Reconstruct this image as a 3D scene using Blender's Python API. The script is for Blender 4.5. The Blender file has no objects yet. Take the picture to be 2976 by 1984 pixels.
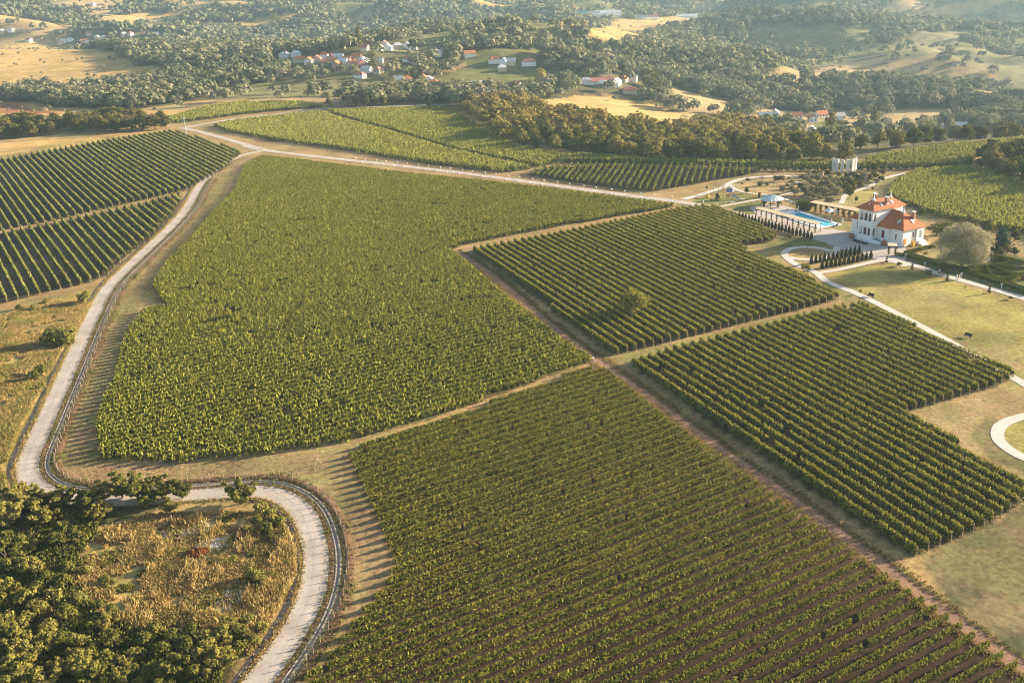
import bpy, math, random
import numpy as np
from mathutils import Matrix, Vector

random.seed(7)
RNG = np.random.default_rng(11)
R = math.radians
scene = bpy.context.scene
col = scene.collection

# ------------------------------------------------------------------ camera
FPX, PITCH, ROLL, CAMH = 2800.0, R(21.5), R(2.5), 85.0
COSP, SINP, COSR, SINR = math.cos(PITCH), math.sin(PITCH), math.cos(ROLL), math.sin(ROLL)
cam = bpy.data.cameras.new('camera')
cam.sensor_width = 36.0
cam.lens = 36.0 * FPX / 2976.0
cam.clip_start, cam.clip_end = 1.0, 20000.0
camo = bpy.data.objects.new('camera', cam)
col.objects.link(camo)
right = Vector((COSR, -SINR * SINP, -SINR * COSP))
down = Vector((-SINR, -COSR * SINP, -COSR * COSP))
fwd = Vector((0, COSP, -SINP))
M = Matrix((right, -down, -fwd)).transposed().to_4x4()
M.translation = (0, 0, CAMH)
camo.matrix_world = M
scene.camera = camo

# ------------------------------------------------------------------ sky, sun, exposure
SUN_EL, SUN_AZ = R(15.0), R(16.0)          # azimuth measured from +X towards +Y
world = bpy.data.worlds.new('World')
scene.world = world
world.use_nodes = True
wt = world.node_tree
sky = wt.nodes.new('ShaderNodeTexSky')
sky.sky_type = 'NISHITA'
sky.sun_disc = False
sky.sun_elevation = SUN_EL
sky.sun_rotation = math.pi / 2 - SUN_AZ
sky.air_density, sky.dust_density, sky.ozone_density = 1.0, 1.6, 1.0
bg = wt.nodes['Background']
bg.inputs['Strength'].default_value = 0.062
wt.links.new(sky.outputs[0], bg.inputs['Color'])
sun = bpy.data.lights.new('sun', 'SUN')
sun.energy = 5.0
sun.angle = R(0.9)
sun.color = (1.0, 0.84, 0.63)
suno = bpy.data.objects.new('sun', sun)
col.objects.link(suno)
sd = Vector((math.cos(SUN_EL) * math.cos(SUN_AZ), math.cos(SUN_EL) * math.sin(SUN_AZ), math.sin(SUN_EL)))
suno.rotation_euler = sd.to_track_quat('Z', 'Y').to_euler()
suno.location = (200, 200, 300)
scene.view_settings.view_transform = 'Standard'
scene.view_settings.look = 'None'
scene.view_settings.exposure = 2.0
scene.view_settings.gamma = 1.0
scene.cycles.use_denoising = True
scene.cycles.filter_width = 1.1
scene.cycles.max_bounces = 5
scene.cycles.diffuse_bounces = 3
scene.cycles.glossy_bounces = 2
scene.cycles.transmission_bounces = 3
scene.cycles.volume_bounces = 1
scene.cycles.transparent_max_bounces = 4

# ------------------------------------------------------------------ numpy helpers
def hash2(ix, iy, seed=0):
    n = (ix.astype(np.int64) * 374761393 + iy.astype(np.int64) * 668265263 + seed * 974711) & 0xffffffff
    n = ((n ^ (n >> 13)) * 1274126177) & 0xffffffff
    n = n ^ (n >> 16)
    return (n & 0xffff) / 65535.0

def vnoise(x, y, seed=0):
    ix, iy = np.floor(x), np.floor(y)
    fx, fy = x - ix, y - iy
    fx, fy = fx * fx * (3 - 2 * fx), fy * fy * (3 - 2 * fy)
    a, b = hash2(ix, iy, seed), hash2(ix + 1, iy, seed)
    c, d = hash2(ix, iy + 1, seed), hash2(ix + 1, iy + 1, seed)
    return (a * (1 - fx) + b * fx) * (1 - fy) + (c * (1 - fx) + d * fx) * fy

def fbm(x, y, sc, oct=4, seed=0):
    s, a, t = 0.0, 0.5, 0.0
    for k in range(oct):
        s = s + a * vnoise(x / sc, y / sc, seed + k)
        t += a
        a *= 0.5
        sc *= 0.5
    return s / t

def inpoly(x, y, poly):
    x, y = np.asarray(x, float), np.asarray(y, float)
    res = np.zeros(x.shape, bool)
    px, py = poly[:, 0], poly[:, 1]
    m = (x >= px.min()) & (x <= px.max()) & (y >= py.min()) & (y <= py.max())
    if not m.any():
        return res
    xs, ys = x[m], y[m]
    r = np.zeros(xs.shape, bool)
    n = len(poly)
    for i in range(n):
        x0, y0 = poly[i]
        x1, y1 = poly[(i + 1) % n]
        if y0 == y1:
            continue
        c = ((y0 > ys) != (y1 > ys)) & (xs < (x1 - x0) * (ys - y0) / (y1 - y0) + x0)
        r ^= c
    res[m] = r
    return res

# ------------------------------------------------------------------ terrain
def raydir(fx, fy):
    u, v = np.asarray(fx, float) - 1488, np.asarray(fy, float) - 992
    up, vp = u * COSR - v * SINR, v * COSR + u * SINR
    return up, FPX * COSP - vp * SINP, -FPX * SINP - vp * COSP

def ctrl(fx, fy, Y):
    a, b, c = raydir(fx, fy)
    t = Y / b
    return (float(a * t), float(Y), float(CAMH + c * t))

CP = []
for X in (-330, -220, -110, 0, 110, 220, 330):
    for Y in (-60, 60, 140, 220, 300, 380, 440):
        if not (X <= -110 and Y in (60, 140)):
            CP.append((X, Y, 0.0))
for X, Y in ((-330, 520), (-220, 520), (-110, 520), (0, 500), (-300, 590), (-200, 600), (-110, 600), (-20, 580), (40, 530)):
    CP.append((X, Y, 0.0))
CP += [(-160, 120, -3.5), (-110, 90, -3.0), (-330, 140, -6), (-90, 20, -4)]
for a in [(900, 300, 670), (1290, 305, 650), (0, 330, 700), (0, 300, 770), (250, 250, 880), (250, 180, 1040), (300, 140, 1130),
          (250, 113, 1420), (700, 250, 850), (700, 165, 1010), (1020, 180, 1220), (1250, 235, 960), (1000, 120, 1500), (500, 60, 1900),
          (0, 60, 2000), (0, 0, 2800), (700, 0, 2650), (1488, 0, 2450), (2976, 0, 1950), (2200, 0, 2150), (1488, 100, 1560),
          (1750, 100, 1450), (1720, 45, 1780), (2200, 60, 1650), (2976, 150, 1330), (2200, 170, 1200), (2600, 100, 1450), (2250, 335, 790),
          (2550, 330, 800), (2860, 330, 780), (1800, 240, 900), (1780, 320, 690), (2000, 360, 610), (2150, 420, 520), (2400, 400, 600), (2976, 400, 560),
          (2700, 420, 500), (1600, 290, 730), (1500, 230, 960)]:
    CP.append(ctrl(*a))
CP += [(-4200, 3600, 170), (-1500, 3900, 190), (0, 3700, 120), (1500, 3500, 70), (3500, 3000, 90), (3000, 1500, 30), (2000, 900, -20),
       (1200, 500, -20), (-1500, 800, 10), (-2600, 1800, 60), (-1200, 300, -10), (0, -500, -15), (900, -200, -15), (-900, -200, -20),
       (0, 5400, 300), (3500, 5400, 260), (-4200, 5400, 330)]
CP = np.array(CP)
CS = 50.0
def kern(dx, dy):
    return np.sqrt(dx * dx + dy * dy + CS * CS)
_A = kern(CP[:, None, 0] - CP[None, :, 0], CP[:, None, 1] - CP[None, :, 1])
_W = np.linalg.solve(_A, CP[:, 2])

def hraw(x, y):
    s = np.zeros(x.shape)
    for (a, b, _), w in zip(CP, _W):
        s += w * kern(x - a, y - b)
    far = np.clip((y - 660 - 0.12 * np.abs(x)) / 350.0, 0, 1)
    far = far * far * (3 - 2 * far)
    far = far * (1 - .8 * np.clip((-120 - x) / 150.0, 0, 1) * np.clip((1350 - y) / 200.0, 0, 1))
    amp = 85 * far + 30 * np.clip((y - 1300) / 900.0, 0, 1)
    ridge = 1 - np.abs(2 * fbm(x + 900, y * 1.25, 420.0, 3, 5) - 1)
    s += amp * (fbm(x, y * 1.3, 380.0, 4, 21) - 0.5) * 1.1 + amp * (ridge - 0.72) * 0.8
    s += 0.5 * (fbm(x, y, 60.0, 2, 3) - 0.5)
    return s

def grow(start, step, ratio, mx, end):
    o, p, d = [], start, step
    while (p < end) if d > 0 else (p > end):
        d = math.copysign(min(abs(d) * ratio, mx), d)
        p += d
        o.append(p)
    return o
gx = grow(-250, -1.3, 1.035, 16, -4300)[::-1] + list(np.arange(-250, 250.1, 1.3)) + grow(250, 1.3, 1.035, 16, 4000)
gy = grow(80, -1.3, 1.06, 16, -400)[::-1] + list(np.arange(80, 470, 1.3)) + grow(470, 1.3, 1.02, 14, 5600)
gx, gy = np.array(gx), np.array(gy)
GX, GY = np.meshgrid(gx, gy)
GZ = hraw(GX, GY)

def hgt(x, y):
    x, y = np.asarray(x, float), np.asarray(y, float)
    i = np.clip(np.searchsorted(gx, x) - 1, 0, len(gx) - 2)
    j = np.clip(np.searchsorted(gy, y) - 1, 0, len(gy) - 2)
    tx = np.clip((x - gx[i]) / (gx[i + 1] - gx[i]), 0, 1)
    ty = np.clip((y - gy[j]) / (gy[j + 1] - gy[j]), 0, 1)
    return (GZ[j, i] * (1 - tx) + GZ[j, i + 1] * tx) * (1 - ty) + (GZ[j + 1, i] * (1 - tx) + GZ[j + 1, i + 1] * tx) * ty

_YS = np.concatenate([np.arange(40, 600, 6.0), np.geomspace(600, 5500, 420)])
def ground(fx, fy):
    """where the line of sight through a place in the photograph first meets the terrain"""
    fx, fy = np.atleast_1d(np.asarray(fx, float)), np.atleast_1d(np.asarray(fy, float))
    a, b, c = raydir(fx, fy)
    X, Z = (a / b)[:, None] * _YS, CAMH + (c / b)[:, None] * _YS
    below = Z < hgt(X, np.broadcast_to(_YS, X.shape))
    k = np.where(below.any(1), below.argmax(1), len(_YS) - 1)
    k = np.maximum(k, 1)
    lo, hi = _YS[k - 1], _YS[k]
    for _ in range(24):
        m = 0.5 * (lo + hi)
        under = CAMH + c / b * m < hgt(a / b * m, m)
        hi = np.where(under, m, hi)
        lo = np.where(under, lo, m)
    y = 0.5 * (lo + hi)
    x = a / b * y
    return np.stack([x, y, hgt(x, y)], 1)

ZF = {'s': (0, 0, 1.26531), 'f': (0, 0, 1), '1': (2000, 450, .2551), '2': (2400, 520, .16), '3': (2500, 600, .2041), '4': (2020, 500, .12755),
      '5': (2300, 440, .13605), '6': (2740, 640, .1403), '7': (0, 1300, .4464), 'a': (0, 0, .3189), 'b': (700, 0, .3189), 'c': (1400, 0, .3189),
      'd': (2126, 0, .3614), 'e': (0, 380, .34014), 'g': (2276, 850, .2976), 'h': (1700, 850, .2976), 'i': (1300, 500, .34014), 'j': (0, 820, .1913)}
def pts(z, L):
    ox, oy, k = ZF[z]
    L = np.array(L, float)
    return ground(ox + k * L[:, 0], oy + k * L[:, 1])
def pt(z, x, y):
    return pts(z, [(x, y)])[0]
def poly(z, L):
    return pts(z, L)[:, :2]

# ------------------------------------------------------------------ object helpers
def link(o, parent=None):
    col.objects.link(o)
    if parent is not None:
        o.parent = parent
    return o

def tag(o, label=None, cat=None, group=None, kind=None):
    for k, v in (('label', label), ('category', cat), ('group', group), ('kind', kind)):
        if v:
            o[k] = v
    return o

def empty(name, loc, rz=0.0):
    o = bpy.data.objects.new(name, None)
    o.empty_display_size = 0.5
    link(o)
    o.location = loc
    o.rotation_euler = (0, 0, rz)
    return o

def copy_tree(o, parent=None):
    c = o.copy()
    link(c, parent)
    for ch in list(o.children):
        copy_tree(ch, c)
    return c

def np_mesh(name, V, F, mats, attrs=None, smooth=False, colors=None, midx=None):
    """V (n,3), F (m,4) or (m,3)"""
    me = bpy.data.meshes.new(name)
    n, m, k = len(V), len(F), F.shape[1]
    me.vertices.add(n)
    me.vertices.foreach_set('co', np.ascontiguousarray(V, dtype=np.float32).ravel())
    me.loops.add(m * k)
    me.loops.foreach_set('vertex_index', np.ascontiguousarray(F, dtype=np.int32).ravel())
    me.polygons.add(m)
    me.polygons.foreach_set('loop_start', np.arange(0, m * k, k, dtype=np.int32))
    me.polygons.foreach_set('loop_total', np.full(m, k, dtype=np.int32))
    if smooth:
        me.polygons.foreach_set('use_smooth', np.ones(m, bool))
    for mt in (mats if isinstance(mats, (list, tuple)) else [mats]):
        me.materials.append(mt)
    if midx is not None:
        me.polygons.foreach_set('material_index', midx.astype(np.int32))
    for an, av in (attrs or {}).items():
        at = me.attributes.new(an, 'FLOAT', 'POINT')
        at.data.foreach_set('value', np.ascontiguousarray(av, dtype=np.float32))
    if colors is not None:
        at = me.color_attributes.new('Col', 'FLOAT_COLOR', 'POINT')
        at.data.foreach_set('color', np.ascontiguousarray(colors, dtype=np.float32).ravel())
    me.update(calc_edges=True)
    return me

def mesh_obj(name, me, parent=None, loc=None):
    o = bpy.data.objects.new(name, me)
    link(o, parent)
    if loc is not None:
        o.location = loc
    return o

class MB:
    """collects boxes, prisms and tubes into one mesh"""
    def __init__(s):
        s.v, s.f = [], []
    def add(s, V, F):
        k = len(s.v)
        s.v += [tuple(map(float, p)) for p in V]
        s.f += [tuple(i + k for i in f) for f in F]
        return s
    def box(s, x0, x1, y0, y1, z0, z1):
        return s.add([(x0, y0, z0), (x1, y0, z0), (x1, y1, z0), (x0, y1, z0), (x0, y0, z1), (x1, y0, z1), (x1, y1, z1), (x0, y1, z1)],
                     [(0, 3, 2, 1), (4, 5, 6, 7), (0, 1, 5, 4), (1, 2, 6, 5), (2, 3, 7, 6), (3, 0, 4, 7)])
    def tube(s, p, q, r0, r1=None, n=8, cap=True):
        p, q = Vector(p), Vector(q)
        r1 = r0 if r1 is None else r1
        d = (q - p).normalized()
        a = d.orthogonal().normalized()
        b = d.cross(a)
        V = []
        for c, r in ((p, r0), (q, r1)):
            for i in range(n):
                t = 2 * math.pi * i / n
                V.append(c + a * (r * math.cos(t)) + b * (r * math.sin(t)))
        F = [(i, (i + 1) % n, n + (i + 1) % n, n + i) for i in range(n)]
        if cap:
            F += [tuple(range(n - 1, -1, -1)), tuple(range(n, 2 * n))]
        return s.add(V, F)
    def lathe(s, prof, n=16, c=(0, 0, 0)):
        V, F = [], []
        for r, z in prof:
            for i in range(n):
                t = 2 * math.pi * i / n
                V.append((c[0] + r * math.cos(t), c[1] + r * math.sin(t), c[2] + z))
        for k in range(len(prof) - 1):
            for i in range(n):
                F.append((k * n + i, k * n + (i + 1) % n, (k + 1) * n + (i + 1) % n, (k + 1) * n + i))
        F += [tuple(range(n - 1, -1, -1)), tuple(range((len(prof) - 1) * n, len(prof) * n))]
        return s.add(V, F)
    def prism(s, outline, z0, z1):
        n = len(outline)
        V = [(x, y, z0) for x, y in outline] + [(x, y, z1) for x, y in outline]
        F = [tuple(range(n - 1, -1, -1)), tuple(range(n, 2 * n))] + [(i, (i + 1) % n, n + (i + 1) % n, n + i) for i in range(n)]
        return s.add(V, F)
    def slab(s, quad, th):
        """a sloping plate: four corner points and a thickness downwards"""
        V = [tuple(p) for p in quad] + [(p[0], p[1], p[2] - th) for p in quad]
        n = len(quad)
        F = [tuple(range(n)), tuple(range(2 * n - 1, n - 1, -1))] + [((i + 1) % n, i, n + i, n + (i + 1) % n) for i in range(n)]
        return s.add(V, F)
    def ball(s, c, r, nu=10, nv=6, sx=1, sy=1, sz=1):
        prof = [(max(0.01, r * math.sin(math.pi * k / nv)), -r * math.cos(math.pi * k / nv)) for k in range(nv + 1)]
        k0 = len(s.v)
        s.lathe(prof, nu)
        for i in range(k0, len(s.v)):
            x, y, z = s.v[i]
            s.v[i] = (c[0] + x * sx, c[1] + y * sy, c[2] + z * sz)
        return s
    def mesh(s, name, mat, smooth=False):
        me = bpy.data.meshes.new(name)
        me.from_pydata(s.v, [], s.f)
        me.materials.append(mat)
        if smooth:
            for p in me.polygons:
                p.use_smooth = True
        me.update()
        return me
    def build(s, name, mat, parent=None, smooth=False):
        return mesh_obj(name, s.mesh(name, mat, smooth), parent)

# ------------------------------------------------------------------ materials
def newmat(name):
    m = bpy.data.materials.new(name)
    m.use_nodes = True
    nt = m.node_tree
    return m, nt, nt.nodes, nt.links

def flat(name, c, rough=0.8, var=0.12, scale=3.0, spec=0.2, metal=0.0, bump=0.0):
    m, nt, N, L = newmat(name)
    b = N['Principled BSDF']
    b.inputs['Roughness'].default_value = rough
    b.inputs['Metallic'].default_value = metal
    b.inputs['Specular IOR Level'].default_value = spec
    tc = N.new('ShaderNodeTexCoord')
    nz = N.new('ShaderNodeTexNoise')
    nz.inputs['Scale'].default_value = scale
    nz.inputs['Detail'].default_value = 5
    L.new(tc.outputs['Object'], nz.inputs['Vector'])
    mx = N.new('ShaderNodeMix')
    mx.data_type = 'RGBA'
    mx.inputs[6].default_value = tuple(max(0, x * (1 - var * 2)) for x in c) + (1,)
    mx.inputs[7].default_value = tuple(min(1, x * (1 + var * 2)) for x in c) + (1,)
    L.new(nz.outputs['Fac'], mx.inputs[0])
    L.new(mx.outputs[2], b.inputs['Base Color'])
    if bump:
        bp = N.new('ShaderNodeBump')
        bp.inputs['Strength'].default_value = bump
        bp.inputs['Distance'].default_value = 0.1
        L.new(nz.outputs['Fac'], bp.inputs['Height'])
        L.new(bp.outputs[0], b.inputs['Normal'])
    return m

def leafmat(name, dark, light, odd, transl=0.3, objvar=0.25):
    """leaf colour runs dark..light with attribute v, drifts to `odd` with attribute h and with the object's own random"""
    m, nt, N, L = newmat(name)
    N.remove(N['Principled BSDF'])
    out = N['Material Output']
    av, ah = N.new('ShaderNodeAttribute'), N.new('ShaderNodeAttribute')
    av.attribute_name, ah.attribute_name = 'v', 'h'
    mx = N.new('ShaderNodeMix')
    mx.data_type = 'RGBA'
    mx.inputs[6].default_value = dark + (1,)
    mx.inputs[7].default_value = light + (1,)
    L.new(av.outputs['Fac'], mx.inputs[0])
    oi = N.new('ShaderNodeObjectInfo')
    ad = N.new('ShaderNodeMath')
    ad.operation = 'MULTIPLY_ADD'
    ad.inputs[1].default_value = objvar
    L.new(oi.outputs['Random'], ad.inputs[0])
    L.new(ah.outputs['Fac'], ad.inputs[2])
    m2 = N.new('ShaderNodeMix')
    m2.data_type = 'RGBA'
    m2.inputs[7].default_value = odd + (1,)
    L.new(ad.outputs[0], m2.inputs[0])
    L.new(mx.outputs[2], m2.inputs[6])
    hs = N.new('ShaderNodeHueSaturation')
    ml = N.new('ShaderNodeMath')
    ml.operation = 'MULTIPLY_ADD'
    ml.inputs[1].default_value = objvar * 1.6
    ml.inputs[2].default_value = 1 - objvar * 0.8
    L.new(oi.outputs['Random'], ml.inputs[0])
    L.new(ml.outputs[0], hs.inputs['Value'])
    L.new(m2.outputs[2], hs.inputs['Color'])
    d, t, ms = N.new('ShaderNodeBsdfDiffuse'), N.new('ShaderNodeBsdfTranslucent'), N.new('ShaderNodeMixShader')
    ms.inputs[0].default_value = transl
    L.new(hs.outputs[0], d.inputs['Color'])
    L.new(hs.outputs[0], t.inputs['Color'])
    L.new(d.outputs[0], ms.inputs[1])
    L.new(t.outputs[0], ms.inputs[2])
    L.new(ms.outputs[0], out.inputs['Surface'])
    return m

LM = {
    'vine_bush': leafmat('vine_leaves', (.04, .06, .013), (.37, .35, .06), (.30, .20, .04), .2, .05),
    'vine_mid': leafmat('vine_leaves_mid', (.036, .058, .012), (.36, .355, .065), (.30, .20, .04), .2, .05),
    'vine_left': leafmat('vine_leaves_pale', (.06, .085, .022), (.33, .32, .085), (.30, .22, .06), .2, .05),
    'vine_near': leafmat('vine_leaves_dark', (.028, .046, .011), (.36, .345, .06), (.33, .20, .05), .2, .05),
    'vine_far': leafmat('vine_leaves_bright', (.10, .13, .025), (.42, .40, .09), (.34, .26, .07), .25, .05),
    'tree': leafmat('broadleaf', (.035, .052, .014), (.16, .155, .035), (.26, .17, .05), .25, .3),
    'wood': leafmat('wood_leaves', (.065, .08, .02), (.33, .30, .07), (.32, .20, .06), .28, .24),
    'forest': leafmat('forest_leaves', (.058, .085, .055), (.27, .26, .13), (.29, .24, .15), .22, .0),
    'acacia': leafmat('acacia_leaves', (.055, .08, .02), (.28, .275, .06), (.30, .21, .075), .3, .36),
    'walnut': leafmat('walnut_leaves', (.09, .105, .02), (.38, .34, .07), (.3, .22, .06), .3, .0),
    'cypress': leafmat('cypress_leaves', (.02, .032, .012), (.075, .085, .025), (.10, .10, .04), .12, .1),
    'olive': leafmat('olive_leaves', (.12, .12, .065), (.38, .34, .18), (.30, .24, .10), .25, .3),
    'willow': leafmat('willow_leaves', (.15, .15, .085), (.50, .45, .27), (.34, .26, .09), .3, .0),
    'spruce': leafmat('spruce_leaves', (.018, .04, .028), (.06, .10, .06), (.08, .09, .04), .1, .1),
    'hedge': leafmat('hedge_leaves', (.035, .06, .01), (.17, .18, .03), (.22, .18, .04), .2, .0),
    'ivy': leafmat('ivy_leaves', (.03, .06, .012), (.15, .18, .03), (.22, .2, .05), .2, .1),
    'yellow': leafmat('yellow_leaves', (.16, .15, .02), (.42, .36, .03), (.35, .25, .04), .3, .2),
    'dry': leafmat('dry_grass_blades', (.25, .17, .06), (.62, .45, .19), (.21, .21, .05), .25, .0),
    'verge': leafmat('verge_grass_blades', (.11, .10, .035), (.36, .27, .12), (.14, .16, .04), .25, .0),
    'rust': leafmat('rust_leaves', (.10, .035, .015), (.33, .12, .05), (.2, .12, .05), .2, .0),
}
BARK = flat('bark', (.13, .10, .07), .9, .25, 6)
BARKPALE = flat('bark_pale', (.36, .27, .18), .9, .2, 6)
WOODPOST = flat('weathered_wood', (.32, .23, .15), .85, .2, 5)
WHITE = flat('white_plaster', (.80, .78, .75), .85, .03, 2)
WHITE2 = flat('white_paint', (.82, .82, .80), .6, .03, 2)
OFFW = flat('off_white_canvas', (.74, .68, .60), .8, .05, 2)
STONE = flat('white_stone', (.62, .60, .57), .9, .12, 3, bump=.3)
TILE = flat('orange_roof_tile', (.42, .13, .045), .8, .22, 5, bump=.5)
MAROON = flat('maroon_timber', (.16, .03, .025), .6, .1, 4)
DARK = flat('dark_metal', (.045, .045, .05), .5, .1, 5, .4)
DKWOOD = flat('dark_brown_wood', (.09, .05, .035), .7, .2, 6)
TERRA = flat('terracotta', (.34, .13, .07), .8, .15, 4)
REED = flat('reed_mat', (.52, .38, .24), .9, .14, 8, bump=.3)
GLASS = flat('skylight_glass', (.45, .55, .62), .12, .05, 2, .9)
DKGLASS = flat('dark_glass', (.04, .05, .06), .2, .05, 2, .7)
METALROOF = flat('pale_metal_roof', (.55, .62, .60), .45, .05, 2, .5)
STEEL = flat('grey_steel', (.42, .43, .44), .45, .1, 4, .5)
ORANGE = flat('orange_paint', (.62, .27, .04), .55, .08, 4)
BLUE = flat('blue_plastic', (.10, .22, .42), .4, .08, 3, .5)
YELLOW = flat('yellow_plastic', (.70, .40, .03), .5, .05, 3)
PALEWOOD = flat('pale_wood', (.50, .38, .22), .8, .12, 5)
SKIN = flat('skin', (.48, .28, .20), .6, .05, 4)
DKCLOTH = flat('dark_cloth', (.06, .05, .07), .9, .1, 5)
PINKCLOTH = flat('pink_cloth', (.62, .42, .40), .9, .1, 5)
WCLOTH = flat('white_cloth', (.78, .77, .75), .9, .04, 5)
HAIR = flat('dark_hair', (.04, .025, .02), .7, .1, 5)
CONC = flat('concrete', (.50, .47, .43), .9, .12, .6, bump=.15)
ROOFS = {'o': flat('orange_tiles', (.50, .19, .08), .85, .15, 2), 'r': flat('faded_red_tiles', (.42, .17, .13), .85, .18, 2),
         'w': flat('pale_sheet_roof', (.60, .59, .57), .5, .1, 2), 'b': flat('blue_sheet_roof', (.07, .30, .42), .5, .08, 2),
         'g': flat('grey_sheet_roof', (.36, .34, .32), .7, .12, 2)}
WALLS = [WHITE2, flat('cream_wall', (.62, .52, .40), .9, .08, 2), flat('pinkish_wall', (.55, .40, .32), .9, .08, 2)]

def ground_material():
    m, nt, N, L = newmat('ground')
    b = N['Principled BSDF']
    b.inputs['Roughness'].default_value = 0.95
    b.inputs['Specular IOR Level'].default_value = 0.05
    at = N.new('ShaderNodeAttribute')
    at.attribute_name = 'Col'
    tc = N.new('ShaderNodeTexCoord')
    def noise(scale, detail, vec=None):
        n = N.new('ShaderNodeTexNoise')
        n.inputs['Scale'].default_value = scale
        n.inputs['Detail'].default_value = detail
        n.inputs['Roughness'].default_value = 0.65
        L.new(vec or tc.outputs['Object'], n.inputs['Vector'])
        return n
    n1, n2, n3 = noise(1.1, 8), noise(.09, 6), noise(.35, 6)
    def ramp(n, a, b_):
        r = N.new('ShaderNodeMapRange')
        r.inputs['From Min'].default_value, r.inputs['From Max'].default_value = .3, .7
        r.inputs['To Min'].default_value, r.inputs['To Max'].default_value = a, b_
        L.new(n.outputs['Fac'], r.inputs['Value'])
        return r
    r1, r2 = ramp(n1, .62, 1.38), ramp(n2, .75, 1.25)
    mul = N.new('ShaderNodeMath')
    mul.operation = 'MULTIPLY'
    L.new(r1.outputs[0], mul.inputs[0])
    L.new(r2.outputs[0], mul.inputs[1])
    hs = N.new('ShaderNodeHueSaturation')
    L.new(at.outputs['Color'], hs.inputs['Color'])
    L.new(mul.outputs[0], hs.inputs['Value'])
    r3 = ramp(n3, .475, .525)
    L.new(r3.outputs[0], hs.inputs['Hue'])
    L.new(hs.outputs[0], b.inputs['Base Color'])
    bp = N.new('ShaderNodeBump')
    bp.inputs['Strength'].default_value = .5
    bp.inputs['Distance'].default_value = .25
    L.new(n1.outputs['Fac'], bp.inputs['Height'])
    L.new(bp.outputs[0], b.inputs['Normal'])
    return m

def road_material(name, c1, c2, scale, stretch=None, wear=.5):
    m, nt, N, L = newmat(name)
    b = N['Principled BSDF']
    b.inputs['Roughness'].default_value = .9
    b.inputs['Specular IOR Level'].default_value = .1
    tc = N.new('ShaderNodeTexCoord')
    a, c = N.new('ShaderNodeTexNoise'), N.new('ShaderNodeTexNoise')
    a.inputs['Scale'].default_value, c.inputs['Scale'].default_value = scale, scale * 9
    a.inputs['Detail'].default_value, c.inputs['Detail'].default_value = 7, 6
    L.new(tc.outputs['Object'], a.inputs['Vector'])
    L.new(tc.outputs['Object'], c.inputs['Vector'])
    ad = N.new('ShaderNodeMath')
    ad.operation = 'MULTIPLY_ADD'
    ad.inputs[1].default_value = wear
    L.new(c.outputs['Fac'], ad.inputs[0])
    sb = N.new('ShaderNodeMath')
    sb.operation = 'MULTIPLY'
    sb.inputs[1].default_value = 1 - wear
    L.new(a.outputs['Fac'], sb.inputs[0])
    L.new(sb.outputs[0], ad.inputs[2])
    rp = N.new('ShaderNodeValToRGB')
    rp.color_ramp.elements[0].position, rp.color_ramp.elements[1].position = .35, .65
    rp.color_ramp.elements[0].color, rp.color_ramp.elements[1].color = c1 + (1,), c2 + (1,)
    L.new(ad.outputs[0], rp.inputs[0])
    L.new(rp.outputs[0], b.inputs['Base Color'])
    return m

GROUND = ground_material()
ROAD = road_material('concrete_road', (.35, .295, .24), (.52, .45, .38), .22, wear=.35)
PATHM = road_material('gravel_path', (.46, .40, .34), (.62, .56, .49), .5)
TRACKM = road_material('dirt_track', (.17, .10, .06), (.34, .20, .125), .35)
DRYTRACK = road_material('dry_grass_track', (.22, .14, .07), (.42, .28, .14), .3)
PAVEM = road_material('paving', (.36, .31, .28), (.48, .42, .38), .4)
BANKM = road_material('brown_bank', (.10, .055, .03), (.22, .13, .075), .5)
GUTM = road_material('old_concrete', (.25, .205, .165), (.38, .32, .26), .7)


# ------------------------------------------------------------------ land use, from outlines laid on the terrain
FA = poly('s', [(-60, 372), (20, 366), (110, 350), (250, 325), (395, 304), (425, 309), (470, 326), (558, 351), (545, 362), (520, 385), (480, 410), (430, 437), (330, 460), (200, 490), (100, 512), (-60, 542)])
FB = poly('s', [(-60, 548), (60, 528), (180, 503), (330, 472), (412, 449), (418, 460), (400, 492), (350, 548), (290, 592), (250, 632), (190, 655), (100, 675), (-60, 712)])
FC = poly('s', [(560, 385), (600, 362), (700, 372), (900, 398), (1200, 430), (1450, 462), (1555, 476), (1400, 500), (1250, 527), (1060, 565), (1030, 575), (1075, 610), (1130, 660), (1200, 715), (1290, 785), (1360, 830), (1300, 850), (1150, 905), (1000, 960), (800, 1015), (600, 1045), (420, 1065), (230, 1055), (222, 970), (265, 870), (290, 770), (335, 715), (385, 710), (350, 660), (390, 600), (440, 550), (500, 480), (540, 440)])
FD = poly('s', [(800, 1050), (840, 1022), (1000, 977), (1200, 902), (1340, 854), (1385, 848), (1440, 890), (1550, 980), (1700, 1088), (1850, 1198), (2000, 1305), (2150, 1405), (2300, 1508), (2420, 1590), (2420, 1700), (640, 1700), (690, 1568), (740, 1535), (800, 1450), (895, 1335), (905, 1290), (870, 1200), (830, 1110)])
FE = poly('s', [(1085, 577), (1250, 547), (1400, 517), (1560, 484), (1625, 478), (1700, 503), (1784, 545), (1775, 556), (1698, 566), (1715, 580), (1903, 668), (1928, 688), (1410, 818)])
FF = poly('s', [(1448, 838), (1560, 803), (1750, 757), (1900, 718), (1975, 704), (2050, 735), (2200, 805), (2332, 868), (2280, 890), (2080, 948), (2068, 954), (2222, 1039), (2300, 1085), (2350, 1125), (2356, 1150), (2260, 1212), (2096, 1280), (1900, 1152), (1750, 1048), (1600, 947)])
FG = poly('s', [(490, 290), (560, 278), (735, 260), (900, 308), (1040, 350), (1220, 390), (1150, 396), (980, 376), (800, 346), (640, 325), (520, 302)])
FG2 = poly('s', [(750, 257), (1022, 250), (1060, 270), (1130, 314), (1190, 340), (1300, 362), (1270, 374), (1240, 386), (1050, 347), (905, 303)])
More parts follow.
